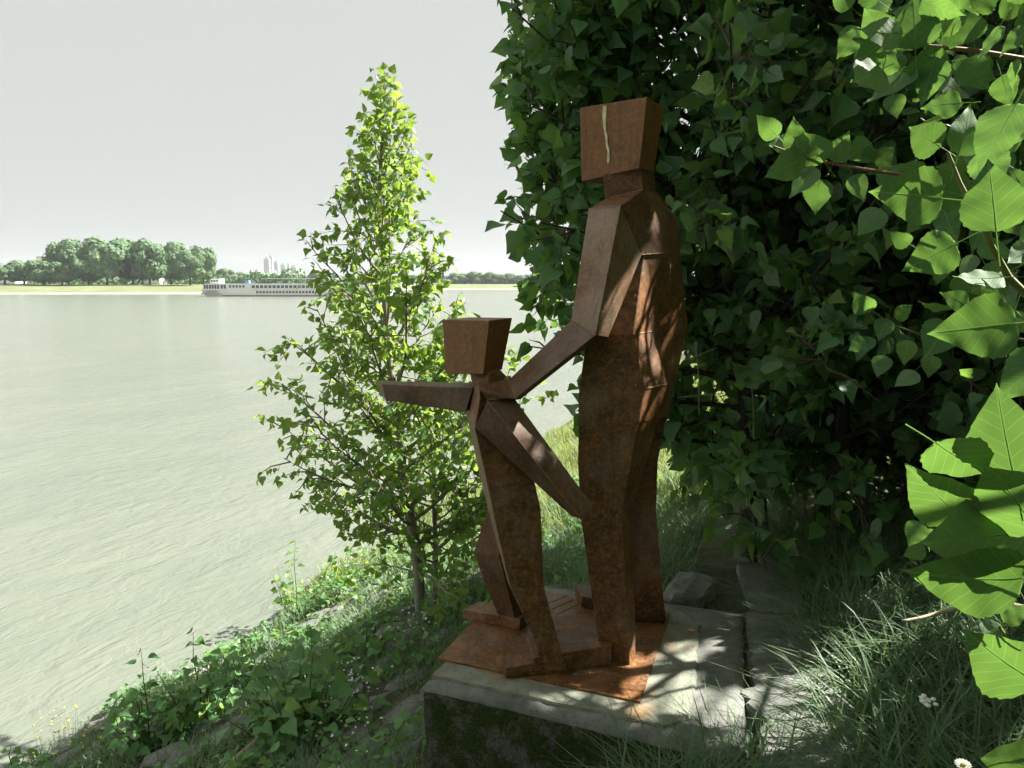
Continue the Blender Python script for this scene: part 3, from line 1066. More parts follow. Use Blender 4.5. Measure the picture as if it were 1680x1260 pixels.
def in_gap(p):
    for o, r in GAPS:
        q = p - o
        t = q.dot(SUN_DIR)
        if t > 0 and (q - SUN_DIR * t).length_squared < (r + .09) ** 2:
            return True
    return False
def acc_thicket(p):
    if in_gap(p):
        return False
    if p.z < terrain(p.x, p.y) + 0.05:
        return False
    x, y, f = proj(p)
    if f < 0.1:
        return True
    if x < LB(y) + random.uniform(-4, 40) * (1 if y < 470 else 0.3):
        return False
    if 560 < y < 740 and x < 948 and random.random() < 0.5:
        return False
    # keep clear of the figures
    if p.y < 3.95 and x < 1160:
        return False
    if p.y < 3.0 and x < 1330 and y > 250:
        return False
    return True

def thick(label, trunk, r0, seed, nbr, lens, elev, tr=(.10, .98), ls=0.108, keep=250, **kw):
    f = lin(lens)
    _, c = poplar("poplar_tree", label, trunk, r0, nbr, tr, lambda t, ph: f(t), lin(elev), ls, seed,
                  group="poplars of the thicket", matkey='leaf', barkkey='bark_dark', keep=keep, accept=acc_thicket, twig_step=.074, twig_len=.30, leaf_step=.047, **kw)
    COUNTS[label[:18]] = c

def tz(x, y):
    return Vector((x, y, terrain(x, y) - 0.05))

EL = [(0, .15), (.4, .45), (.8, .8), (1, 1.2)]
thick("dense poplar whose leaves hang around the adult figure's head", [tz(1.55, 5.0), (1.45, 5.0, 1.2), (1.25, 4.95, 2.4), (1.05, 4.9, 3.6), (1.0, 4.9, 4.5)],
      0.06, 21, 92, [(0, .9), (.3, 1.7), (.6, 1.75), (.85, 1.4), (1, .5)], [(0, .1), (.4, .3), (.8, .45), (1, .9)], pref=(math.pi * 1.02, .42))
thick("poplar with dark leaning stem right of the adult figure", [tz(2.25, 5.6), (2.2, 5.55, 1.0), (2.05, 5.5, 2.2), (1.85, 5.4, 3.3), (1.75, 5.4, 4.3)],
      0.06, 22, 58, [(0, 1.0), (.4, 1.2), (.8, .8), (1, .3)], EL)
thick("poplar with pale trunk at the dark heart of the thicket", [tz(2.62, 4.95), (2.62, 4.95, .8), (2.6, 4.95, 1.8), (2.5, 4.9, 3.0), (2.45, 4.9, 4.4)],
      0.065, 23, 56, [(0, .8), (.4, 1.2), (.8, .8), (1, .3)], EL)
thick("slender poplar deep in the shaded rear of the thicket", [tz(3.2, 6.2), (3.15, 6.2, 1.2), (3.1, 6.1, 2.6), (3.0, 6.1, 4.2)],
      0.06, 24, 56, [(0, 1.2), (.4, 1.3), (.8, .8), (1, .3)], EL, keep=150)
thick("low bushy poplar filling the gap behind the adult's legs", [tz(1.95, 5.9), (1.85, 5.9, .5), (1.75, 5.85, 1.1), (1.7, 5.85, 1.9)],
      0.03, 25, 34, [(0, .9), (.5, .9), (1, .25)], [(0, .05), (1, .8)], keep=200)
thick("poplar leaning out over the paving at the thicket's right", [tz(3.05, 3.9), (2.95, 3.85, 1.2), (2.6, 3.8, 2.5), (2.3, 3.7, 3.7), (2.1, 3.7, 4.8)],
      0.06, 26, 60, [(0, .8), (.25, 1.2), (.6, 1.4), (.85, 1.0), (1, .3)], EL, keep=280)
thick("tall poplar at the right whose crown shades the figures", [tz(4.4, 3.4), (4.3, 3.4, 2.0), (4.0, 3.3, 4.0), (3.7, 3.3, 5.6), (3.6, 3.3, 7.0)],
      0.09, 27, 84, [(0, .8), (.3, 1.5), (.6, 1.7), (.85, 1.2), (1, .3)], EL, tr=(.18, .98), keep=40)
thick("tall poplar standing deepest at the right of the thicket", [tz(5.6, 5.0), (5.5, 5.0, 2.2), (5.3, 4.9, 4.4), (5.1, 4.8, 6.2), (5.0, 4.8, 7.6)],
      0.10, 28, 80, [(0, .8), (.3, 1.6), (.6, 1.7), (.85, 1.2), (1, .3)], EL, tr=(.12, .98), keep=40)

thick("poplar between the leaning stem and the pale trunk, mostly leaves", [tz(2.0, 4.75), (2.0, 4.75, 1.0), (1.95, 4.7, 2.2), (1.9, 4.7, 3.4), (1.85, 4.7, 4.6)],
      0.045, 29, 54, [(0, .7), (.4, 1.0), (.8, .8), (1, .3)], EL, keep=150)
thick("poplar standing right of the pale trunk in deep shade", [tz(3.7, 5.1), (3.7, 5.1, 1.2), (3.6, 5.1, 2.6), (3.5, 5.0, 4.4)],
      0.06, 30, 54, [(0, 1.0), (.4, 1.2), (.8, .9), (1, .3)], EL, keep=100)
thick("low leafy poplar bush at the dark foot of the thicket", [tz(2.9, 5.7), (2.9, 5.7, .5), (2.85, 5.7, 1.1), (2.8, 5.7, 1.8)],
      0.03, 33, 34, [(0, 1.0), (.5, 1.0), (1, .3)], [(0, .05), (1, .8)], tr=(.02, .98), keep=60)
thick("poplar rising behind the adult with twigs hanging over its arm", [tz(.93, 5.3), (.93, 5.3, 1.0), (.9, 5.3, 2.0), (.85, 5.25, 3.2), (.8, 5.25, 4.2)],
      0.045, 34, 60, [(0, .5), (.3, 1.0), (.6, 1.05), (.85, .9), (1, .3)], [(0, .0), (.4, .2), (.8, .5), (1, 1.0)], tr=(.28, .98), pref=(math.pi, .5), keep=250)
thick("poplar at the far back of the thicket behind the leaning stem", [tz(3.3, 7.5), (3.3, 7.5, 1.2), (3.25, 7.45, 2.0), (3.2, 7.4, 3.0)],
      0.06, 35, 50, [(0, 1.2), (.4, 1.4), (.8, .9), (1, .3)], EL, tr=(.03, .98), keep=60)
# unseen poplars added behind and right of the photographer to block light
for k, (x, y, hh) in enumerate([(2.4, -1.6, 8.0), (0.7, -2.6, 8.5), (4.2, .2, 8.0), (4.9, 1.9, 8.0)]):
    thick(["poplar right behind the photographer", "poplar straight behind the photographer", "poplar off to the right of the photographer", "tall poplar between the photographer and the shrubs at the right", "poplar behind the photographer standing lower on the bank"][k] + ", out of the picture",
          [tz(x, y), (x, y, hh * .3), (x - .1, y + .05, hh * .6), (x - .1, y, hh)], .07, 50 + k, 46, [(0, 1.0), (.4, 1.5), (.8, 1.0), (1, .3)], EL, tr=(.05, .98), keep=0)

def shrubbery(label, boxes, n, seed):  # unseen leaf mass added to keep light off the figures
    rg = np.random.default_rng(seed)
    pos = []
    for x0, x1, y0, y1, z1 in boxes:
        k = int(n / len(boxes))
        q = np.stack([rg.uniform(x0, x1, k), rg.uniform(y0, y1, k), rg.uniform(0, 1, k)], 1)
        q[:, 2] = q[:, 2] ** 1.1 * (z1 + .7 * np.sin(q[:, 0] * 1.9 + q[:, 1] * 2.3))
        q[:, 2] += [terrain(a, b) for a, b in zip(q[:, 0], q[:, 1])]
        pos.append(q)
    pos = np.concatenate(pos)
    pos = np.array([p for p in pos if not in_gap(Vector(p))])
    k = len(pos)
    ax = rg.normal(size=(k, 3)); ax[:, 2] -= .5
    nr = rg.normal(size=(k, 3)); nr[:, 2] += .5
    V, F, _ = leaf_arrays(pos, ax, nr, rg.uniform(.14, .26, k), seed)
    o = new_obj("shrubbery", np_mesh("shrubbery", V, F), M['leaf'])
    tag(o, label, "shrubs", None, "stuff")
shrubbery("dense shrubbery behind and right of the photographer, added out of the picture to block light", [(5.2, 7.4, -1.5, 2.8, 4.2), (5.6, 8.0, 2.4, 7.0, 4.6), (-2.2, 2.0, -5.2, -3.6, 4.6), (1.6, 6.0, -4.6, -2.6, 4.4), (-4.4, -2.2, -3.2, -1.2, 5.0), (-2.6, -.6, -3.4, -1.6, 5.6), (-.8, 2.6, -2.6, -1.4, 5.0)], 29000, 81)
# --- near poplar at the right edge: its leafy shoots come in front of the lens
def near_leaf_mesh(k):
    rr = random.Random(500 + k)
    ctrl = lin([(-.035, .06), (-.02, .19), (0, .27), (.03, .345), (.07, .405), (.12, .45), (.18, .48), (.26, .495), (.34, .485), (.44, .445), (.55, .375), (.66, .285), (.76, .195), (.85, .115), (.92, .052), (.97, .018), (1, 0)])
    xs = [-.035, -.02, 0, .03, .07, .11, .15, .21, .27, .33, .39, .45, .51, .57, .63, .69, .75, .81, .87, .93, 1.0]
    fold = rr.uniform(.0, .14); droop = rr.uniform(0, .28); tw = rr.uniform(-.3, .3); wav = rr.uniform(.01, .03); wid = rr.uniform(.86, 1.04)
    vs = [-1, -.66, -.33, 0, .33, .66, 1]
    V, UV, F = [], [], []
    for i, x in enumerate(xs):
        w = ctrl(x) * wid
        for v in vs:
            vv = v
            xx = x
            if abs(v) == 1:
                w2 = w * (1 + (0.035 if i % 2 else -0.02)) if 0.05 < x < .95 else w
                xx = x - (.012 if i % 2 else 0)
            else:
                w2 = w
            # side blade sweeps slightly back near the base so it reads heart-shaped
            if x < .1:
                xx -= 0.03 * math.sin(math.pi * min(1, abs(v))) * (1 - x / .1) * 0.6
            y = vv * w2
            z = fold * abs(y) - droop * max(0, x) ** 2 + tw * y * x + wav * math.sin(x * 17 + v * 2 + k) * abs(v)
            V.append((xx, y, z)); UV.append((x, y))
    nv = len(vs)
    for i in range(len(xs) - 1):
        for j in range(nv - 1):
            F.append((i * nv + j, (i + 1) * nv + j, (i + 1) * nv + j + 1, i * nv + j + 1))
    # petiole and midrib as a slim raised rib on both sides
    T = Tubes()
    rib = [(-.55, 0, .06), (-.25, 0, .02), (0, 0, 0)] + [(x, 0, -droop * x * x) for x in (.25, .5, .75, .95)]
    T.add([Vector(p) for p in rib], [.010, .009, .008, .006, .0045, .003, .001], 5)
    b = len(V)
    V += [tuple(v) for v in T.V]; UV += [(0.5, 0.0)] * len(T.V)
    F += [tuple(b + i for i in f) for f in T.F]
    nblade = b * 0 + len(F) - len(T.F)
    me = pydata("near_leaf", V, F)
    uvl = me.uv_layers.new(name="UVMap")
    for lo in me.loops:
        uvl.data[lo.index].uv = UV[lo.vertex_index]
    me.materials.append(M['leaf_near']); me.materials.append(M['rib'])
    for i, poly in enumerate(me.polygons):
        poly.material_index = 0 if i < nblade else 1
    me.polygons.foreach_set("use_smooth", [True] * len(me.polygons))
    return me
NEAR = [near_leaf_mesh(k) for k in range(7)]
near_root = empty("near_poplar_tree", tz(2.6, 0.55))
tag(near_root, "near poplar at the right edge with large bright leaves on long shoots", "tree", "poplars of the thicket")
nro = Vector(near_root.location)
nr_rng = random.Random(77)

def place_near_leaf(base_px, tip_px, Yb, Yt=None, roll=None, wf=1.0, sunny=None):
    b = P(base_px[0], base_px[1], Yb)
    t = P(tip_px[0], tip_px[1], Yb if Yt is None else Yt)
    ax = (t - b); L = ax.length; ax.normalize()
    view = (CAM - b).normalized()
    roll = nr_rng.uniform(-.55, .55) if roll is None else roll
    if sunny is None:
        sunny = nr_rng.random() < .45
    zz = view * .75 - SUN_DIR * .6 if sunny else view
    z = zz - ax * zz.dot(ax); z.normalize()
    if nr_rng.random() < 0.45:
        z = -z
    z = Matrix.Rotation(roll, 3, ax) @ z
    y = z.cross(ax)
    o = bpy.data.objects.new("leaf", NEAR[nr_rng.randrange(len(NEAR))])
    m = Matrix(((ax.x, y.x, z.x), (ax.y, y.y, z.y), (ax.z, y.z, z.z))).to_4x4()
    o.matrix_local = Matrix.Translation(b - nro) @ m @ Matrix.Diagonal((L, L * wf * .9, L, 1))
    COL.objects.link(o)
    o.parent = near_root
    return b

def shoot(pts, r0=.006, r1=.002, mat='twig'):
    """twig through (px, py, Y) points"""
    p3 = [P(*p) if len(p) == 3 and not isinstance(p, Vector) else p for p in pts]
    T = Tubes()
    T.add([p - nro for p in p3], [r0 + (r1 - r0) * i / (len(p3) - 1) for i in range(len(p3))], 6)
    new_obj("branch", T.mesh("branch"), M[mat], near_root, smooth=True)

# trunk and limbs stand right of the frame
T = Tubes()
tk = [Vector((2.6, .55, nro.z)), Vector((2.55, .55, 0.9)), Vector((2.45, .6, 2.0)), Vector((2.4, .65, 3.2)), Vector((2.3, .7, 4.6)), Vector((2.25, .7, 5.6))]
T.add([p - nro for p in tk], [.07, .06, .05, .04, .025, .008], 9)
new_obj("trunk", T.mesh("trunk"), M['bark'], near_root, smooth=True)
def limb(t, end, r=.016):
    a = interp(tk, t); b = P(*end); mid = a.lerp(b, .5) + Vector((0, 0, .08))
    T = Tubes(); T.add([a - nro, mid - nro, b - nro], [r, r * .75, r * .5], 6)
    new_obj("branch", T.mesh("branch"), M['bark'], near_root, smooth=True)
limb(.55, (1740, 110, 1.55)); limb(.50, (1760, 330, 1.9)); limb(.42, (1760, 520, 1.2)); limb(.36, (1760, 760, .95)); limb(.3, (1770, 1010, .95)); limb(.28, (1780, 1180, .9))
# shoots that can be seen
shoot([(1740, 110, 1.55), (1680, 97, 1.55), (1600, 83, 1.55), (1530, 76, 1.55), (1455, 70, 1.56), (1400, 62, 1.58)], .0058, .002, 'twig_red')
shoot([(1760, 330, 1.9), (1600, 300, 1.95), (1460, 284, 2.0), (1380, 272, 2.0), (1310, 255, 2.02), (1270, 240, 2.02)], .006, .002, 'twig_red')
shoot([(1760, 520, 1.2), (1700, 500, 1.2), (1655, 455, 1.2), (1630, 410, 1.18), (1600, 350, 1.18), (1575, 300, 1.2), (1555, 250, 1.2)], .007, .0025)
shoot([(1760, 760, .95), (1700, 800, .92), (1640, 840, .92), (1600, 850, .92)], .006, .0025)
shoot([(1770, 1010, .95), (1690, 1000, .92), (1645, 988, .92), (1620, 985, .92), (1560, 1000, .90), (1510, 1014, .89), (1480, 1019, .885)], .0045, .0016, 'deadwood')
shoot([(1780, 1180, .9), (1700, 1130, .85), (1660, 1060, .86), (1640, 1030, .86)], .005, .002)
shoot([(1700, 560, 2.1), (1590, 548, 2.1), (1530, 556, 2.1), (1470, 535, 2.1), (1430, 510, 2.1)], .0045, .0016)

EXPL = [  # base px, tip px, Y, roll, width
 ((1452, 66), (1416, 12), 1.56, .1, 1.1), ((1412, 50), (1372, 97), 1.58, .2, .95), ((1446, 72), (1400, 108), 1.55, -.2, 1.0), ((1478, 88), (1433, 127), 1.55, .5, .9),
 ((1502, 76), (1500, -14), 1.50, .1, 1.0), ((1545, 60), (1553, -4), 1.52, 0, 1.05), ((1606, 30), (1547, 80), 1.54, .3, .9), ((1489, 110), (1428, 188), 1.53, .9, .8),
 ((1534, 97), (1513, 172), 1.50, -.3, .95), ((1574, 170), (1523, 182), 1.52, -.5, 1.0), ((1638, 46), (1606, 110), 1.5, .8, .8), ((1690, 45), (1640, 86), 1.48, .6, .8),
 ((1395, 10), (1362, -20), 1.6, .2, 1.0), ((1440, 0), (1400, -30), 1.6, .1, 1.0), ((1600, 14), (1640, -30), 1.5, .2, 1.1), ((1668, 100), (1655, 150), 1.45, .7, .8),
 ((1540, 239), (1486, 207), 1.2, .1, 1.2), ((1574, 250), (1605, 166), 1.2, .5, .85), ((1664, 176), (1598, 284), 1.15, .55, .9), ((1541, 325), (1431, 312), 1.18, .2, 1.05),
 ((1634, 374), (1624, 258), 1.1, .15, 1.08), ((1564, 402), (1486, 442), 1.15, .2, 1.08), ((1491, 400), (1459, 384), 1.5, 0, 1.0), ((1443, 345), (1407, 390), 1.7, .4, .9),
 ((1662, 531), (1529, 546), 1.0, .05, 1.0), ((1642, 455), (1558, 464), 1.1, .9, .9), ((1720, 590), (1636, 648), .95, .3, 1.0), ((1585, 500), (1548, 478), 1.3, .4, 1.0),
 ((1700, 400), (1650, 440), 1.1, .4, .9), ((1690, 180), (1640, 245), 1.25, .2, 1.0), ((1690, 330), (1660, 270), 1.2, .3, .9), ((1620, 490), (1660, 440), 1.2, .5, .9),
 ((1662, 775), (1630, 634), .80, .1, 1.05), ((1540, 730), (1636, 800), .82, .1, 1.1), ((1700, 872), (1618, 738), .80, .15, 1.05), ((1578, 850), (1484, 768), .84, .1, .95),
 ((1684, 874), (1498, 891), .82, .5, .9), ((1670, 949), (1496, 964), .80, -.2, .95), ((1511, 860), (1488, 896), 1.1, .2, 1.1), ((1516, 900), (1478, 912), 1.2, .2, 1.0),
 ((1700, 1118), (1587, 1058), .78, .1, 1.2), ((1642, 1030), (1597, 1056), .9, .3, 1.1), ((1712, 1262), (1593, 1230), .76, .3, .9), ((1650, 1020), (1690, 990), .86, .3, .9),
 ((1600, 850), (1582, 875), .9, .7, .9), ((1530, 870), (1520, 905), 1.1, .5, .8),
 ((1274, 222), (1239, 190), 2.02, .1, 1.0), ((1308, 247), (1300, 192), 2.0, .2, .95), ((1350, 263), (1311, 215), 2.0, .1, 1.05), ((1318, 262), (1249, 288), 2.0, -.4, .95),
 ((1300, 236), (1254, 240), 2.03, .3, .9), ((1330, 275), (1303, 332), 2.0, .5, .9), ((1344, 297), (1336, 352), 2.0, .2, 1.1), ((1369, 263), (1391, 216), 2.0, .3, 1.0),
 ((1427, 236), (1389, 262), 2.0, .1, 1.1), ((1430, 262), (1415, 238), 2.0, .4, 1.1), ((1440, 270), (1470, 240), 2.0, .5, 1.0), ((1400, 290), (1420, 330), 1.98, .4, 1.0),
 ((1425, 511), (1401, 479), 2.1, .1, 1.1), ((1455, 525), (1440, 560), 2.1, .3, 1.0), ((1470, 520), (1500, 500), 2.1, .5, .9), ((1490, 560), (1480, 600), 2.1, .3, 1.0),
 ((1420, 560), (1392, 575), 2.15, .3, 1.1), ((1450, 585), (1440, 620), 2.15, .2, 1.1), ((1530, 585), (1520, 620), 2.1, .3, 1.1), ((1500, 610), (1470, 640), 2.1, .6, 1.0),
]
for b, t, Y, rl, wf in EXPL:
    place_near_leaf(b, t, Y, None, rl, wf, True if b[1] > 600 else None)
for k in range(120):
    x = nr_rng.uniform(1430, 1740); y = nr_rng.uniform(-60, 560)
    if x < 1540 and 120 < y < 560 and nr_rng.random() < .8:
        continue
    Y = nr_rng.uniform(1.35, 2.3)
    a = nr_rng.uniform(0, 6.28); L = 0.085 / Y * FPX * nr_rng.uniform(.7, 1.1)
    place_near_leaf((x, y), (x + math.cos(a) * L, y + abs(math.sin(a)) * L * .9), Y, Y + nr_rng.uniform(-.04, .04), nr_rng.uniform(-1, 1), nr_rng.uniform(.85, 1.1))
# its own crown above the frame (joined foliage, out of view from here)
rr = random.Random(5)
pos, axs, nrs, szs = [], [], [], []
for k in range(46):
    t = rr.uniform(.45, 1); a = interp(tk, t)
    phi = rr.uniform(0, 6.28); L = 1.3 * (1.15 - t) + .2
    e = a + Vector((math.cos(phi) * L, math.sin(phi) * L, .5 * L))
    T = Tubes(); T.add([a - nro, a.lerp(e, .5) - nro, e - nro], [.01, .007, .002], 5)
    ok = False
    for w in range(60):
        c = a.lerp(e, rr.uniform(.25, 1)) + rvec(rr) * .22
        x, y, f = proj(c)
        if f > .05 and x < 1690 and y > -150:
            continue
        if in_gap(c):
            continue
        ok = True
        pos.append(c); axs.append((rvec(rr) + Vector((0, 0, -.5))).normalized()); nrs.append((rvec(rr) + Vector((0, 0, .6))).normalized()); szs.append(.09 * rr.uniform(.7, 1.2))
    x, y, f = proj(e)
    if ok and (f < .05 or x > 1690 or y < -100):
        new_obj("branch", T.mesh("branch"), M['bark'], near_root, smooth=True)
put_leaves(near_root, pos, axs, nrs, szs, 'leaf', 0, 5)

# ------------------------------------------------------------------ grass
def blades(name, roots, length, width, lean, matkey, label, seed, up=0.9):
    """roots (n,3). Each blade is a bent tapering strip of three segments."""
    rg = np.random.default_rng(seed)
    n = len(roots)
    ph = rg.uniform(0, 2 * np.pi, n)
    L = length * rg.uniform(.45, 1.25, n)
    W = width * rg.uniform(.6, 1.3, n)
    k = lean * rg.uniform(.3, 1.5, n)
    dx, dy = np.cos(ph), np.sin(ph)
    side = np.stack([-dy, dx, np.zeros(n)], 1)
    out = np.stack([dx, dy, np.zeros(n)], 1)
    rows = []
    for s, wf in ((0, 1.0), (.35, .9), (.7, .6), (1.0, .0)):
        c = roots + out * (k * L * s * s)[:, None] + np.array([0, 0, 1.0]) * (L * s * up * (1 - .38 * np.clip(k, 0, 1.3) * s))[:, None]
        rows.append(c - side * (W * wf * .5)[:, None])
        rows.append(c + side * (W * wf * .5)[:, None])
    V = np.stack(rows, 1)
    F0 = np.array([(0, 1, 3, 2), (2, 3, 5, 4), (4, 5, 7, 6)])
    F = F0[None] + (np.arange(n) * 8)[:, None, None]
    o = new_obj(name, np_mesh(name, V.reshape(-1, 3), F.reshape(-1, 4)), M[matkey])
    tag(o, label, "grass", None, "stuff")
    return o

def roots_where(n, nr, sr, fn, seed):
    rg = np.random.default_rng(seed)
    out = []
    while len(out) < n:
        a = rg.uniform(*nr); s = rg.uniform(*sr)
        x = BN.x * a + BS.x * s; y = BN.y * a + BS.y * s
        z = terrain(x, y)
        if z < WATER_Z + .04:
            continue
        if rg.random() < fn(x, y, a, s):
            out.append((x, y, z))
    return np.array(out)

from mathutils import noise as MN
def in_poly(x, y, poly):
    c = False
    n = len(poly)
    for i in range(n):
        x1, y1 = poly[i]; x2, y2 = poly[(i + 1) % n]
        if (y1 > y) != (y2 > y) and x < (x2 - x1) * (y - y1) / (y2 - y1) + x1:
            c = not c
    return c
PATHPOLY = [(0.80, 2.30), (1.02, 2.30), (1.28, 3.25), (1.36, 3.75), (1.40, 4.3), (1.28, 4.45), (1.15, 3.80)]
def clump(x, y, f=2.2, off=0):
    return max(0.0, min(1.0, .5 + 1.1 * MN.noise(Vector((x * f, y * f, off)))))
CLEAR = [(ground(310, 1225), .42), (ground(400, 1190), .25), (ground(640, 1175), .36), (ground(600, 1240), .3), (ground(520, 1020), .35)]
def cleared(x, y):
    return any((x - c.x) ** 2 + (y - c.y) ** 2 < r * r for c, r in CLEAR)
def bank_density(x, y, n, s):
    if cleared(x, y):
        return .06
    if in_poly(x, y, PC):
        return 0
    return clump(x, y, 1.6, 3) ** .8 if n < 4.6 else clump(x, y, 1.6, 3) ** 2 * .6
near_bank = roots_where(34000, (0.6, 5.6), (1.0, 9.0), bank_density, 1)
blades("bank_grass_patch", near_bank, .20, .007, .75, 'grass', "short green grass growing between the bank's stones", 1)
far_bank = roots_where(60000, (-1.0, 5.65), (7.5, 34.0), lambda x, y, n, s: (.35 + .65 * clump(x, y, .8, 8)) * min(1, 14 / s), 2)
blades("sunny_bank_grass", far_bank, .26, .012, .6, 'grass_dry', "sunlit yellow green grass along the bank beyond the young poplar", 2)
def right_density(x, y, n, s):
    if in_poly(x, y, PC) or in_poly(x, y, PATHPOLY):
        return 0
    if x < 0.98 + .28 * (y - 2.3):
        return 0.0
    return .35 + .65 * clump(x, y, 1.5, 5)
rg_roots = roots_where(24000, (-3.2, .3), (1.0, 6.0), right_density, 3)
blades("long_grass", rg_roots, .45, .0085, 1.0, 'grass', "long dark green grass under the thicket beside the paving", 3)
def tuft_density(x, y, n, s):
    d = math.hypot((x - .74) / 1.3, y - 2.40)
    if in_poly(x, y, PC) or x > 1.0:
        return 0
    return max(0, 1 - d / .34)
tuft = roots_where(1000, (-.9, .9), (1.8, 3.2), tuft_density, 4)
tuft[:, 2] = np.maximum(tuft[:, 2], -.20)
blades("grass_tuft", tuft, .40, .0075, .95, 'grass', "tuft of long grass at the plinth's front right corner", 4)
pf = roots_where(2600, (0.2, 2.0), (.6, 3.9), lambda x, y, n, s: 0 if in_poly(x, y, PC) else .8, 6)
blades("plinth_foot_grass", pf, .16, .006, .7, 'grass', "short grass along the foot of the plinth", 6)

# ------------------------------------------------------------------ revetment stones
SV = []
for k in range(7):
    SV.append(boulder_mesh(k + 11, 2, .28, .24))
    SV[-1].materials.append(M['stone'])
sr = random.Random(31)
slope_rot = Vector((0, 0, 1)).rotation_difference(Vector((BN.x * .35, BN.y * .35, .93)).normalized())
cnt = 0
for i in range(13):
    for j in range(22):
        n = 1.75 + i * .33 + sr.uniform(-.06, .06); s = .9 + j * .42 + (.2 if i % 2 else 0) + sr.uniform(-.08, .08)
        x = BN.x * n + BS.x * s; y = BN.y * n + BS.y * s
        px, py, f = proj(Vector((x, y, terrain(x, y))))
        if f < .5 or not (-60 < px < 900 and 700 < py < 1330):
            continue
        if (clump(x, y, 1.6, 3) > .62 and not cleared(x, y)) or in_poly(x, y, PC):
            continue
        if cnt >= 200:
            continue
        o = bpy.data.objects.new("stone", SV[sr.randrange(7)])
        o.location = (x, y, terrain(x, y) - .015)
        o.rotation_mode = 'QUATERNION'
        o.rotation_quaternion = slope_rot @ Matrix.Rotation(math.atan2(BS.y, BS.x) + sr.uniform(-.25, .25), 4, 'Z').to_quaternion()
        o.scale = (sr.uniform(.15, .30), sr.uniform(.12, .21), sr.uniform(.12, .26))
        COL.objects.link(o); o.parent = BANK
        cnt += 1

# ------------------------------------------------------------------ plants on the bank
def bush(name, label, px, py, hpx, spread, stems, ls, seed, matkey='leaf_weed', cat="plant", group="leafy plants on the stony bank", keep=60, lift=0.0, step=.045):
    rr = random.Random(seed)
    g = ground(px, py)
    _, _, f = proj(g)
    H = hpx / FPX * f
    root = empty(name, g)
    tag(root, label, cat, group)
    pos, axs, nrs, szs = [], [], [], []
    for k in range(stems):
        h = H * (1.12 if k == 0 else rr.uniform(.35, .75))
        a = rr.uniform(0, 6.28); d = spread * (0.12 if k == 0 else rr.uniform(.2, 1))
        b0 = g + Vector((math.cos(a) * d * .35, math.sin(a) * d * .35, 0)); b0.z = terrain(b0.x, b0.y)
        tip = b0 + Vector((math.cos(a) * d * .65, math.sin(a) * d * .65, h))
        pts = [b0, b0.lerp(tip, .35) + rvec(rr) * .02, b0.lerp(tip, .7) + rvec(rr) * .025, tip]
        T = Tubes(); T.add([p - g for p in pts], [.006, .005, .0035, .0015], 5)
        new_obj("stem", T.mesh("stem"), M['twig'], root, smooth=True)
        m = max(4, int(h / step))
        for l in range(m):
            u = .18 + .82 * (l + rr.random()) / m
            c = interp(pts, min(1, u))
            ph = l * 2.4 + rr.uniform(-.5, .5)
            ax = Vector((math.cos(ph), math.sin(ph), rr.uniform(-.5, .35))).normalized()
            sz = ls * rr.uniform(.5, 1.1) * (1.1 - .45 * u)
            pos.append(c + ax * sz * .5); axs.append(ax); szs.append(sz)
            nrs.append((Vector((0, -.2, 1)) + rvec(rr) * .6).normalized())
    put_leaves(root, pos, axs, nrs, szs, matkey, keep, seed)
    return root

bush("poplar_sucker", "leafy plant with one tall bare stem, nearest the bottom left corner", 246, 1232, 150, .36, 17, .125, 41)
bush("poplar_sucker", "leafy plant with the tallest upright shoot on the stony bank", 334, 1190, 145, .34, 15, .12, 42)
bush("poplar_sucker", "broad clump of large green leaves in the middle of the bank", 498, 1205, 165, .52, 32, .135, 43, keep=110)
bush("poplar_sucker", "low leafy clump close to the waterline behind the tall shoot", 405, 1130, 85, .42, 14, .13, 44)
bush("sapling", "thin yellow green sapling standing at the water's edge", 488, 1008, 110, .42, 10, .10, 45, 'leaf_young', "sapling", None, step=.05)
bush("poplar_sucker", "few leaves poking in at the bottom left corner", 22, 1285, 60, .2, 4, .11, 46, keep=30)
bush("weed", "small weed sprouting between stones below the leafy clump", 420, 1215, 38, .16, 7, .06, 47, keep=20, step=.022)
bush("weed", "dark leafy weed under the young poplar", 610, 1080, 70, .36, 16, .085, 48, keep=30, step=.03)
bush("weed", "leafy weed at the foot of the young poplar", 655, 985, 50, .3, 8, .07, 49, keep=20, step=.03)
bush("weed", "nettle like weed at the bottom edge left of the driftwood", 350, 1240, 30, .2, 8, .06, 50, keep=20, step=.02)
bush("weed", "weed with drooping leaves by the plinth's left side", 560, 1245, 60, .22, 8, .08, 51, keep=30, step=.03)
bush("weed", "weed on the far bank edge right of the child's hand", 735, 830, 50, .7, 9, .09, 52, 'leaf_young', keep=10, step=.05)
bush("weed", "yellow green weed on the waterline just beyond the sapling", 600, 935, 45, .6, 9, .09, 53, 'leaf_young', keep=10, step=.05)

gcp, gca, gcn, gcs = [], [], [], []
gr_ = random.Random(91)
while len(gcp) < 5200:
    n_ = gr_.uniform(1.5, 5.4); s_ = gr_.uniform(.9, 9.5)
    x = BN.x * n_ + BS.x * s_; y = BN.y * n_ + BS.y * s_
    if in_poly(x, y, PC) or gr_.random() > clump(x, y, 1.9, 17) ** 2.2 or (cleared(x, y) and gr_.random() < .9):
        continue
    h_ = gr_.uniform(.02, .05 + .16 * clump(x, y, 1.9, 17))
    gcp.append(Vector((x, y, terrain(x, y) + h_)))
    gca.append((Vector((gr_.uniform(-1, 1), gr_.uniform(-1, 1), gr_.uniform(-.3, .5)))).normalized())
    gcn.append((Vector((0, -.2, 1)) + rvec(gr_) * .7).normalized()); gcs.append(gr_.uniform(.03, .075))
Vg, Fg, _ = leaf_arrays(np.array(gcp), np.array(gca), np.array(gcn), np.array(gcs), 4)
gc = new_obj("ground_cover", np_mesh("ground_cover", Vg, Fg), M['leaf_weed'])
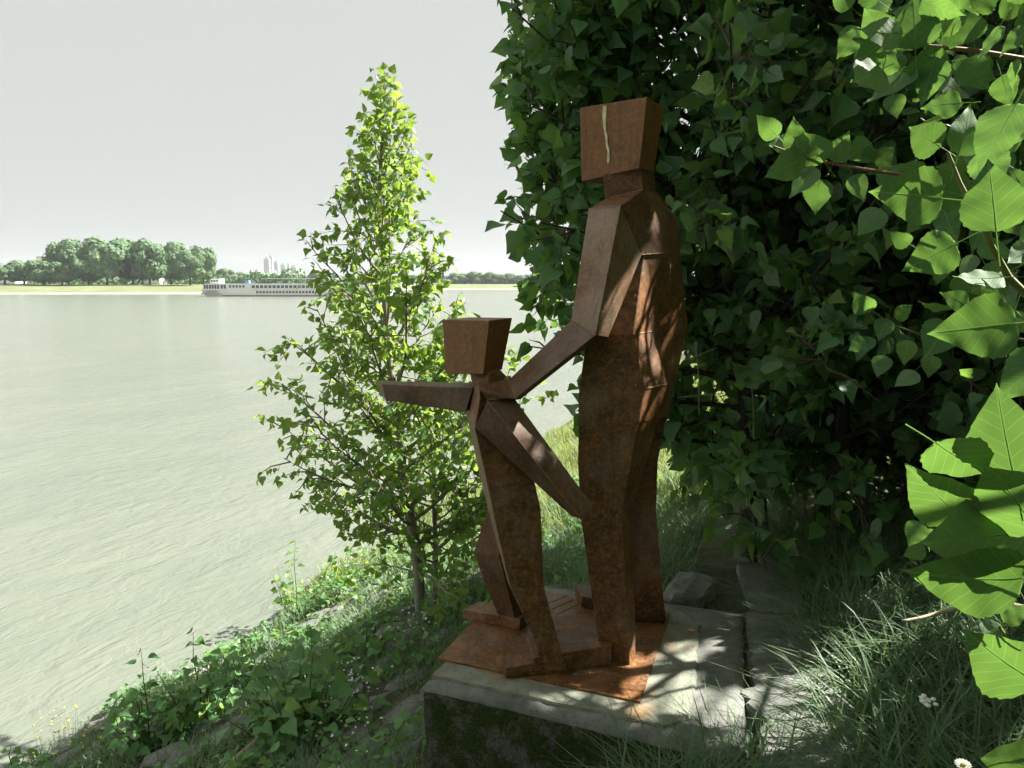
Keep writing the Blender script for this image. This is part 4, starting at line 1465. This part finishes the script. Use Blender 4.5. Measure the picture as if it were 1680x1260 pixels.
tag(gc, "low leafy ground cover creeping over the bank's stones", "weeds", None, "stuff")

def flower_field(name, label, pts, rad, matkey, seed, h=.12):
    rr = random.Random(seed)
    V, F = [], []
    T = Tubes()
    for g in pts:
        c = g + Vector((rr.uniform(-.02, .02), rr.uniform(-.02, .02), h * rr.uniform(.6, 1.3)))
        T.add([g, c], [.0012, .0008], 3)
        nrm = (Vector((0, -.4, 1)) + rvec(rr) * .5).normalized()
        a = nrm.orthogonal().normalized(); b = nrm.cross(a)
        r = rad * rr.uniform(.6, 1.2)
        k0 = len(V)
        V.append(c + nrm * r * .2)
        for k in range(10):
            q = r * (1 if k % 2 == 0 else .62)
            V.append(c + (a * math.cos(k * .6283) + b * math.sin(k * .6283)) * q)
        for k in range(10):
            F.append((k0, k0 + 1 + k, k0 + 1 + (k + 1) % 10))
    k0 = len(V)
    V += T.V; F += [tuple(k0 + i for i in f) for f in T.F]
    me = pydata(name, V, F)
    me.materials.append(M[matkey]); me.materials.append(M['twig'])
    nt_ = len(F) - len(T.F)
    for i, poly in enumerate(me.polygons):
        poly.material_index = 0 if i < nt_ else 1
    o = new_obj(name, me)
    tag(o, label, "flowers", None, "stuff")
fr = random.Random(8)
flower_field("white_flowers", "tiny white flowers scattered between the leafy clump and plinth", [ground(fr.gauss(560, 34), fr.gauss(1165, 40)) for _ in range(110)], .011, 'petal', 1)
flower_field("white_flowers", "tiny white flowers near the foot of the young poplar", [ground(fr.gauss(690, 40), fr.gauss(1030, 22)) for _ in range(50)], .012, 'petal', 2, .08)
flower_field("yellow_flowers", "yellow flowers on thin stalks at the waterline, bottom left", [ground(fr.gauss(95, 40), fr.gauss(1225, 22)) for _ in range(60)], .012, 'yellow', 3, .22)
flower_field("yellow_flowers", "few small yellow flowers beside the white ones", [ground(fr.gauss(545, 25), fr.gauss(1205, 18)) for _ in range(9)], .012, 'yellow', 4, .14)

# yarrow and daisy heads at the lower right
def umbel(px, py, Y, name, label, rad, n, centre=None):
    c = P(px, py, Y)
    g = Vector((c.x + .03, c.y + .05, terrain(c.x, c.y)))
    root = empty(name, g)
    tag(root, label, "flower")
    T = Tubes(); T.add([Vector((0, 0, 0)), (c - g) * .6 + Vector((.01, 0, 0)), c - g], [.002, .0017, .0012], 5)
    new_obj("stem", T.mesh("stem"), M['twig'], root)
    rr = random.Random(px)
    for k in range(n):
        bm = bmesh.new()
        if centre is None:
            o = c + Vector((rr.uniform(-1, 1), rr.uniform(-1, 1), rr.uniform(-.4, .4))) * rad
            bmesh.ops.create_icosphere(bm, subdivisions=1, radius=rad * .42)
            for v in bm.verts:
                v.co = v.co * rr.uniform(.8, 1.2); v.co.z *= .6; v.co += o - g
        else:
            a = 6.283 * k / n
            d = Vector((math.cos(a), math.sin(a) * .8, .25 * math.sin(a) + .1)) * rad
            s = Vector((-math.sin(a), math.cos(a), 0)) * rad * .16
            vs = [bm.verts.new(c - g + q) for q in (d * .2 - s * .4, d * .8 - s, d, d * .8 + s, d * .2 + s * .4)]
            bm.faces.new(vs)
        new_obj("petal" if centre else "floret", bm_mesh("petal", bm), M['petal'], root)
    if centre:
        bm = bmesh.new(); bmesh.ops.create_icosphere(bm, subdivisions=2, radius=rad * .32)
        for v in bm.verts:
            v.co.z *= .5; v.co += c - g + Vector((0, -.002, .003))
        new_obj("centre", bm_mesh("centre", bm), M['yellow'], root)
umbel(1523, 1151, 1.95, "yarrow_flower", "white flower head in the dark grass at lower right", .018, 14)
umbel(1580, 1255, 1.7, "daisy", "daisy at the bottom edge of the picture in the grass", .02, 16, True)

# driftwood
a = ground(398, 1262); b = ground(452, 1212)
dw = empty("driftwood", a)
tag(dw, "bleached driftwood stick lying on the stones at the bottom edge", "stick")
dirv = (b - a)
pts = [Vector((0, 0, .06)) - dirv * .6, Vector((0, 0, .07)), dirv * .5 + Vector((0, 0, .075)), dirv + Vector((0, 0, .06)), dirv * 1.1 + Vector((0, 0, .055))]
T = Tubes(); T.add(pts, [.028, .03, .026, .02, .008], 8)
new_obj("stick", T.mesh("stick"), M['deadwood'], dw, smooth=True)
T = Tubes(); T.add([dirv * .5 + Vector((0, 0, .075)), dirv * .6 + Vector((-.06, .02, .13))], [.01, .004], 5)
new_obj("twig", T.mesh("twig"), M['deadwood'], dw)

# dry stalks between thicket and figures
for (x0, y0), (x1, y1), Y, lb in [((1236, 718), (1231, 610), 4.4, "pale upright dry stalk hanging in the thicket, right one"), ((1147, 680), (1141, 560), 4.3, "pale upright dry stalk just right of the adult's hip"),
                                   ((1120, 592), (1176, 570), 4.3, "pale slanting dry stalk touching the adult's back"), ((1110, 652), (1190, 645), 4.3, "pale level dry stalk behind the adult's thigh"),
                                   ((1345, 700), (1346, 575), 4.4, "thin dry stalk in the dark middle of the thicket")]:
    a, b = P(x0, y0, Y), P(x1, y1, Y)
    T = Tubes(); T.add([a * 0, (b - a) * .5 + Vector((.008, 0, 0)), b - a], [.0035, .003, .002], 5)
    o = new_obj("dry_stalk", T.mesh("dry_stalk"), M['deadwood'])
    o.location = a
    tag(o, lb, "stalk", "dry stalks in the thicket")

# ------------------------------------------------------------------ far shore: trees, buildings, bridge, ship
def far_crown(seed, lobes):
    rg = np.random.default_rng(seed)
    rr = random.Random(seed)
    # lobes: ellipsoid centres in unit crown (radius 1, height 1)
    C = []
    for k in range(lobes):
        a = rr.uniform(0, 6.28); z = rr.uniform(-.62, .62); r = math.sqrt(max(0, 1 - (z / .95) ** 2)) * rr.uniform(.3, .72)
        C.append((math.cos(a) * r, math.sin(a) * r, z, rr.uniform(.26, .42)))
    V, F = [], []
    for cx, cy, cz, cr in C:
        n = 260
        d = rg.normal(size=(n, 3)); d /= np.linalg.norm(d, axis=1, keepdims=True)
        p = np.array([cx, cy, cz]) + d * (cr * rg.uniform(.72, 1.04, n))[:, None]
        t = np.cross(d, rg.normal(size=(n, 3))); t /= np.linalg.norm(t, axis=1, keepdims=True)
        b = np.cross(d, t)
        tilt = rg.uniform(-.6, .6, n)[:, None]
        t = t + d * tilt
        s = rg.uniform(.05, .10, n)[:, None]
        k0 = len(V) * 0
        quad = np.stack([p - t * s, p + b * s * .7, p + t * s, p - b * s * .7], 1)
        V.append(quad.reshape(-1, 3))
    V = np.concatenate(V)
    m = len(V) // 4
    F = np.arange(m * 4).reshape(m, 4)
    me = np_mesh("far_crown", V, F)
    me.materials.append(M['leaf_far'])
    return me
FARC = [far_crown(60 + k, 40) for k in range(5)]
def far_trunk(h):
    T = Tubes(); T.add([Vector((0, 0, 0)), Vector((.1, 0, h * .5)), Vector((0, 0, h))], [.45, .34, .22], 6)
    return T.mesh("far_trunk")

def far_tree(px, top, wpx, base, d, k, label, group):
    gx = P(px, base, d)
    root = empty("far_tree", gx)
    tag(root, label, "tree", group)
    H = (base - top) / FPX * d; W = wpx / FPX * d
    bot = H * .10
    new_obj("trunk", far_trunk(H * .5), M['bark_dark'], root)
    o = bpy.data.objects.new("crown", FARC[k % 5]); COL.objects.link(o); o.parent = root
    o.location = (0, 0, (H + bot) / 2)
    o.scale = (W / 2 * 1.12, W / 2 * 1.12, (H - bot) / 2 * 1.04)
    o.rotation_euler = (0, 0, k * 1.3)
GL = "trees on the far meadow"
FT_LIST = [(8, 431, 44, 318, "small far tree cut by the left edge"), (40, 428, 52, 322, "second small far tree from the left edge"), (72, 428, 50, 315, "third small far tree from the left edge"),
 (102, 431, 44, 312, "small far tree in front of the first large one"), (113, 395, 58, 335, "leftmost large round tree on the far meadow, slightly apart"), (146, 432, 34, 330, "little far tree in the gap between the large ones"), (176, 392, 78, 318, "broadest round tree of the far row, second large one"),
 (218, 394, 62, 330, "third large round tree of the far row"), (246, 395, 60, 322, "fourth large round tree of the far row"), (280, 399, 56, 330, "fifth large round tree of the far row"), (312, 408, 50, 316, "paler lower tree near the far row's right end"), (334, 405, 46, 334, "rightmost large tree of the far row"),
 (372, 441, 34, 420, "small tree just right of the far row, above the ship's bow"), (396, 447, 34, 600, "tiny far tree left of the bridge")]
for i, (px, top, w, d, lb) in enumerate(FT_LIST):
    far_tree(px, top, w, 467.5, d, i, lb, GL)
GB = "distant trees beyond the bridge"
for i, (px, top, w, d) in enumerate([(418, 450, 34, 1300), (440, 449, 36, 1300), (462, 450, 34, 1350), (486, 449, 36, 1300), (508, 450, 34, 1300), (524, 447, 34, 640), (545, 450, 40, 700), (575, 452, 40, 720), (610, 452, 40, 700), (645, 452, 40, 720), (680, 451, 40, 700), (715, 450, 40, 700)]):
    wd = ["first", "second", "third", "fourth", "fifth", "sixth", "seventh", "eighth", "ninth", "tenth", "eleventh", "twelfth"][i]
    far_tree(px, top, w, 466.5, d, i + 2, "%s tree from the left in the distant hazy row behind the ship" % wd, GB)
GR = "hazy trees on the right far shore"
names = ["first", "second", "third", "fourth", "fifth", "sixth", "seventh"]
for i, (px, top, w) in enumerate([(752, 448, 36), (782, 446, 34), (806, 447, 36), (830, 449, 34), (856, 450, 34), (884, 449, 36), (914, 450, 36)]):
    far_tree(px, top, w, 471.5, 520, i + 1, "%s hazy tree from the left on the shore right of the young poplar" % names[i], GR)

hx = np.random.default_rng(71)
nH = 5200
hp = np.stack([hx.uniform(-330, -92, nH), hx.uniform(352, 362, nH), hx.uniform(.8, 1, nH)], 1)
hp[:, 2] = 1.2 + hx.uniform(0, 1, nH) * (4.2 + 1.6 * np.sin(hp[:, 0] * .11) + 1.2 * np.sin(hp[:, 0] * .37))
hn = hx.normal(size=(nH, 3)); hn[:, 1] -= .6
ha = hx.normal(size=(nH, 3))
Vh, Fh, _ = leaf_arrays(hp, ha, hn, hx.uniform(.8, 1.7, nH), 3)
hg = new_obj("undergrowth", np_mesh("undergrowth", Vh, Fh), M['leaf_far'])
tag(hg, "low dark undergrowth behind the trunks of the far trees", "bushes", None, "stuff")

# towers
TW = [(439.5, 8.5, 424.5, "tallest pale tower block, leftmost on the horizon"), (446, 6, 421, "tower block with a roof box, second from the left"), (454.5, 7, 430, "third tower block from the left on the horizon"),
      (466, 7.5, 434, "fourth tower block from the left on the horizon"), (474, 4, 433.5, "narrowest tower block, fifth from the left"), (483, 9, 437, "lowest tower block, rightmost on the horizon")]
for i, (px, w, top, lb) in enumerate(TW):
    d = 1750 + 25 * i
    b = P(px, 458, d); b.z = 0
    H = P(px, top, d).z
    W = w / FPX * d
    root = empty("tower_block", b)
    tag(root, lb, "tower", "tower blocks on the horizon")
    new_obj("wall", box_mesh(0, 0, H / 2, W, W * 1.2, H, 0), M['tower'], root)
    nb = 3 if w > 5 else 2
    for k in range(nb):
        new_obj("window_band", box_mesh((k - (nb - 1) / 2) * W / nb, -W * .6, H * .5, W / nb * .45, .5, H * .92, 0), M['tower_band'], root)
    new_obj("roof", box_mesh(0, 0, H + 1.6, W * .6, W * .6, 3.2, 0), M['tower'], root)

def house(px, w, top, base, d, lb, name, n):
    b = P(px, base, d); W = w / FPX * d; H = (base - top) / FPX * d
    root = empty(name, b)
    tag(root, lb, "building")
    new_obj("wall", box_mesh(0, 0, H * .5, W, 8, H, 0), M['white'], root)
    new_obj("roof", box_mesh(0, 0, H + .25, W * 1.03, 8.6, .5, 0), M['roof'], root)
    for k in range(n):
        f = new_obj("window", box_mesh((k + .5) / n * W - W / 2, -4.05, H * .55, W / n * .5, .2, H * .35, 0), M['glass'], root)
house(256, 26, 452, 466, 352, "low white building glimpsed between the far round trees", "house", 4)
house(22, 26, 452, 465, 345, "low white house under the small trees at the left edge", "house", 4)
house(78, 22, 423, 460, 620, "pale flat roofed block showing above the small far trees", "apartment_block", 5)

# bridge
bl, brr = P(372, 457, 1020), P(560, 457, 1090)
bz = P(440, 454.5, 1050).z
root = empty("bridge", (bl + brr) / 2)
root.location.z = 0
tag(root, "long pale arched bridge across the river behind the ship", "bridge")
ax = (brr - bl); ax.z = 0; Lb = ax.length; ax.normalize(); sd = Vector((-ax.y, ax.x, 0))
ctr = Vector(root.location)
V, F = [], []
for k in range(25):
    t = k / 24
    c = bl.lerp(brr, t) - ctr
    z = bz + 2.6 * math.sin(math.pi * t) - 1.2
    for s, dz in ((-6, 0), (6, 0), (6, 1.9), (-6, 1.9)):
        v = c + sd * s; V.append((v.x, v.y, z + dz))
for k in range(24):
    for j in range(4):
        j2 = (j + 1) % 4
        F.append((k * 4 + j, k * 4 + j2, (k + 1) * 4 + j2, (k + 1) * 4 + j))
new_obj("deck", pydata("deck", V, F), M['bridge'], root)
for k in range(1, 9):
    t = k / 9
    c = bl.lerp(brr, t) - ctr
    z = bz + 2.6 * math.sin(math.pi * t) - 1.2
    new_obj("pier", box_mesh(c.x, c.y, (z + WATER_Z) / 2 - 1, 2.2, 8, z - WATER_Z + 2, 0), M['bridge'], root)
    if k < 8:
        c2 = bl.lerp(brr, (k + 1) / 9) - ctr
        T = Tubes()
        T.add([c.lerp(c2, u / 8) + Vector((0, 0, WATER_Z + 3 + (z - WATER_Z - 3) * math.sin(math.pi * u / 8))) for u in range(9)], [.9] * 9, 5)
        new_obj("arch", T.mesh("arch"), M['bridge'], root)

# ship --------------------------------------------------------------
D_SHIP = 238.0
def sx(px):
    return (px - 840) / FPX * D_SHIP / 1.0 * 0.992
ship = empty("river_cruise_ship", (sx(330), D_SHIP, WATER_Z))
ship.scale = (.96, 1, .74)
tag(ship, "long white river cruise ship with rows of dark windows near the far shore", "ship")
u0 = sx(330)
def u(px):
    return sx(px) - u0
LEN = u(655)
def sec(x, hw, zb, zt, flare):
    return [(x, -hw * flare, zb), (x, -hw, zt), (x, hw, zt), (x, hw * flare, zb)]
hull_r = [sec(.2, .25, 1.2, 3.0, .3), sec(2.5, 2.0, -.6, 2.9, .45), sec(6, 4.0, -.8, 2.7, .8), sec(10, 5.2, -.8, 2.5, .98), sec(LEN - 4, 5.2, -.8, 2.5, .98), sec(LEN, 4.2, -.2, 2.6, .9)]
new_obj("hull", loft([[Vector(p) for p in r] for r in hull_r]), M['white'], ship)
dk = new_obj("deckhouse", loft([[Vector(p) for p in sec(x, hw, 2.5, zt, 1.0)] for x, hw, zt in ((u(342), 3.4, 4.3), (u(346), 4.6, 5.0), (u(352), 4.7, 5.1), (LEN - 6, 4.7, 5.1), (LEN - 3, 4.4, 4.8))]), M['white'], ship)
new_obj("sun_deck_roof", box_mesh((u(440) + u(560)) / 2, 0, 7.0, u(560) - u(440), 8.4, .18, 0), M['white'], ship)
for k in range(7):
    x = u(445 + k * 18)
    new_obj("awning_post", box_mesh(x, -4.0, 6.05, .16, .16, 1.9, 0), M['line'], ship)
wh = new_obj("wheelhouse", loft([[Vector(p) for p in sec(x, hw, 5.0, zt, 1.0)] for x, hw, zt in ((u(349), 1.8, 6.4), (u(352), 2.1, 6.9), (u(366), 2.1, 6.9))]), M['white'], ship)
def win(px0, px1, z0, z1, y, parent, name="window"):
    new_obj(name, box_mesh((u(px0) + u(px1)) / 2, y, (z0 + z1) / 2, u(px1) - u(px0), .12, z1 - z0, 0), M['glass'], parent)
for k in range(6):
    win(344 + k * 4.6, 347.4 + k * 4.6, 3.0, 4.6, -4.72, dk)
for k in range(5):
    win(387 + k * 5.6, 390.6 + k * 5.6, 3.5, 4.4, -4.72, dk)
for k in range(2):
    win(373 + k * 5, 376.5 + k * 5, 3.1, 4.6, -4.72, dk)
for k in range(20):
    win(433 + k * 5.5, 436.6 + k * 5.5, 1.35, 2.2, -5.22, ship)
for k in range(18):
    win(425 + k * 7, 430 + k * 7, 3.3, 4.4, -4.72, dk)
for k in range(3):
    win(351 + k * 4.6, 354.6 + k * 4.6, 5.7, 6.5, -2.12, wh)
win(338, 341, .9, 1.3, -4.2, ship, "hatch"); win(347, 350, .9, 1.3, -5.1, ship, "hatch")
new_obj("dark_hull_strip", box_mesh((u(360) + LEN) / 2, -5.24, .35, LEN - u(360) - 6, .12, .28, 0), M['line'], ship)  # dark strip low along the hull, just above the waterline
for k in range(12):
    new_obj("railing_post", box_mesh(u(372 + k * 6), -4.5, 5.55, .08, .08, .9, 0), M['line'], ship)
new_obj("railing", box_mesh((u(372) + u(438)) / 2, -4.5, 6.0, u(438) - u(372), .08, .08, 0), M['line'], ship)
new_obj("awning", box_mesh(u(414), -2.5, 5.75, 1.3, 2, 1.1, 0), M['blue'], ship)
T = Tubes(); T.add([Vector((u(372), 0, 6.9)), Vector((u(372), 0, 10.2))], [.12, .06], 5)
new_obj("mast", T.mesh("mast"), M['line'], ship)

# ------------------------------------------------------------------ haze over the river
hz = box_mesh(0, 1400, 46, 7000, 3600, 104, 0)
hm = bpy.data.materials.new("haze_air"); hm.use_nodes = True
nt = hm.node_tree; nt.nodes.clear()
pv = nt.nodes.new("ShaderNodeVolumePrincipled")
pv.inputs["Color"].default_value = (0.72, 0.78, 0.84, 1)
pv.inputs["Density"].default_value = 0.0002
pv.inputs["Anisotropy"].default_value = 0.2
ho = nt.nodes.new("ShaderNodeOutputMaterial")
nt.links.new(pv.outputs[0], ho.inputs["Volume"])
h = new_obj("haze", hz, hm)
tag(h, "pale summer haze over the river", None, None, "stuff")
print("COUNTS", COUNTS, "stones", cnt, "objects", len(bpy.data.objects))
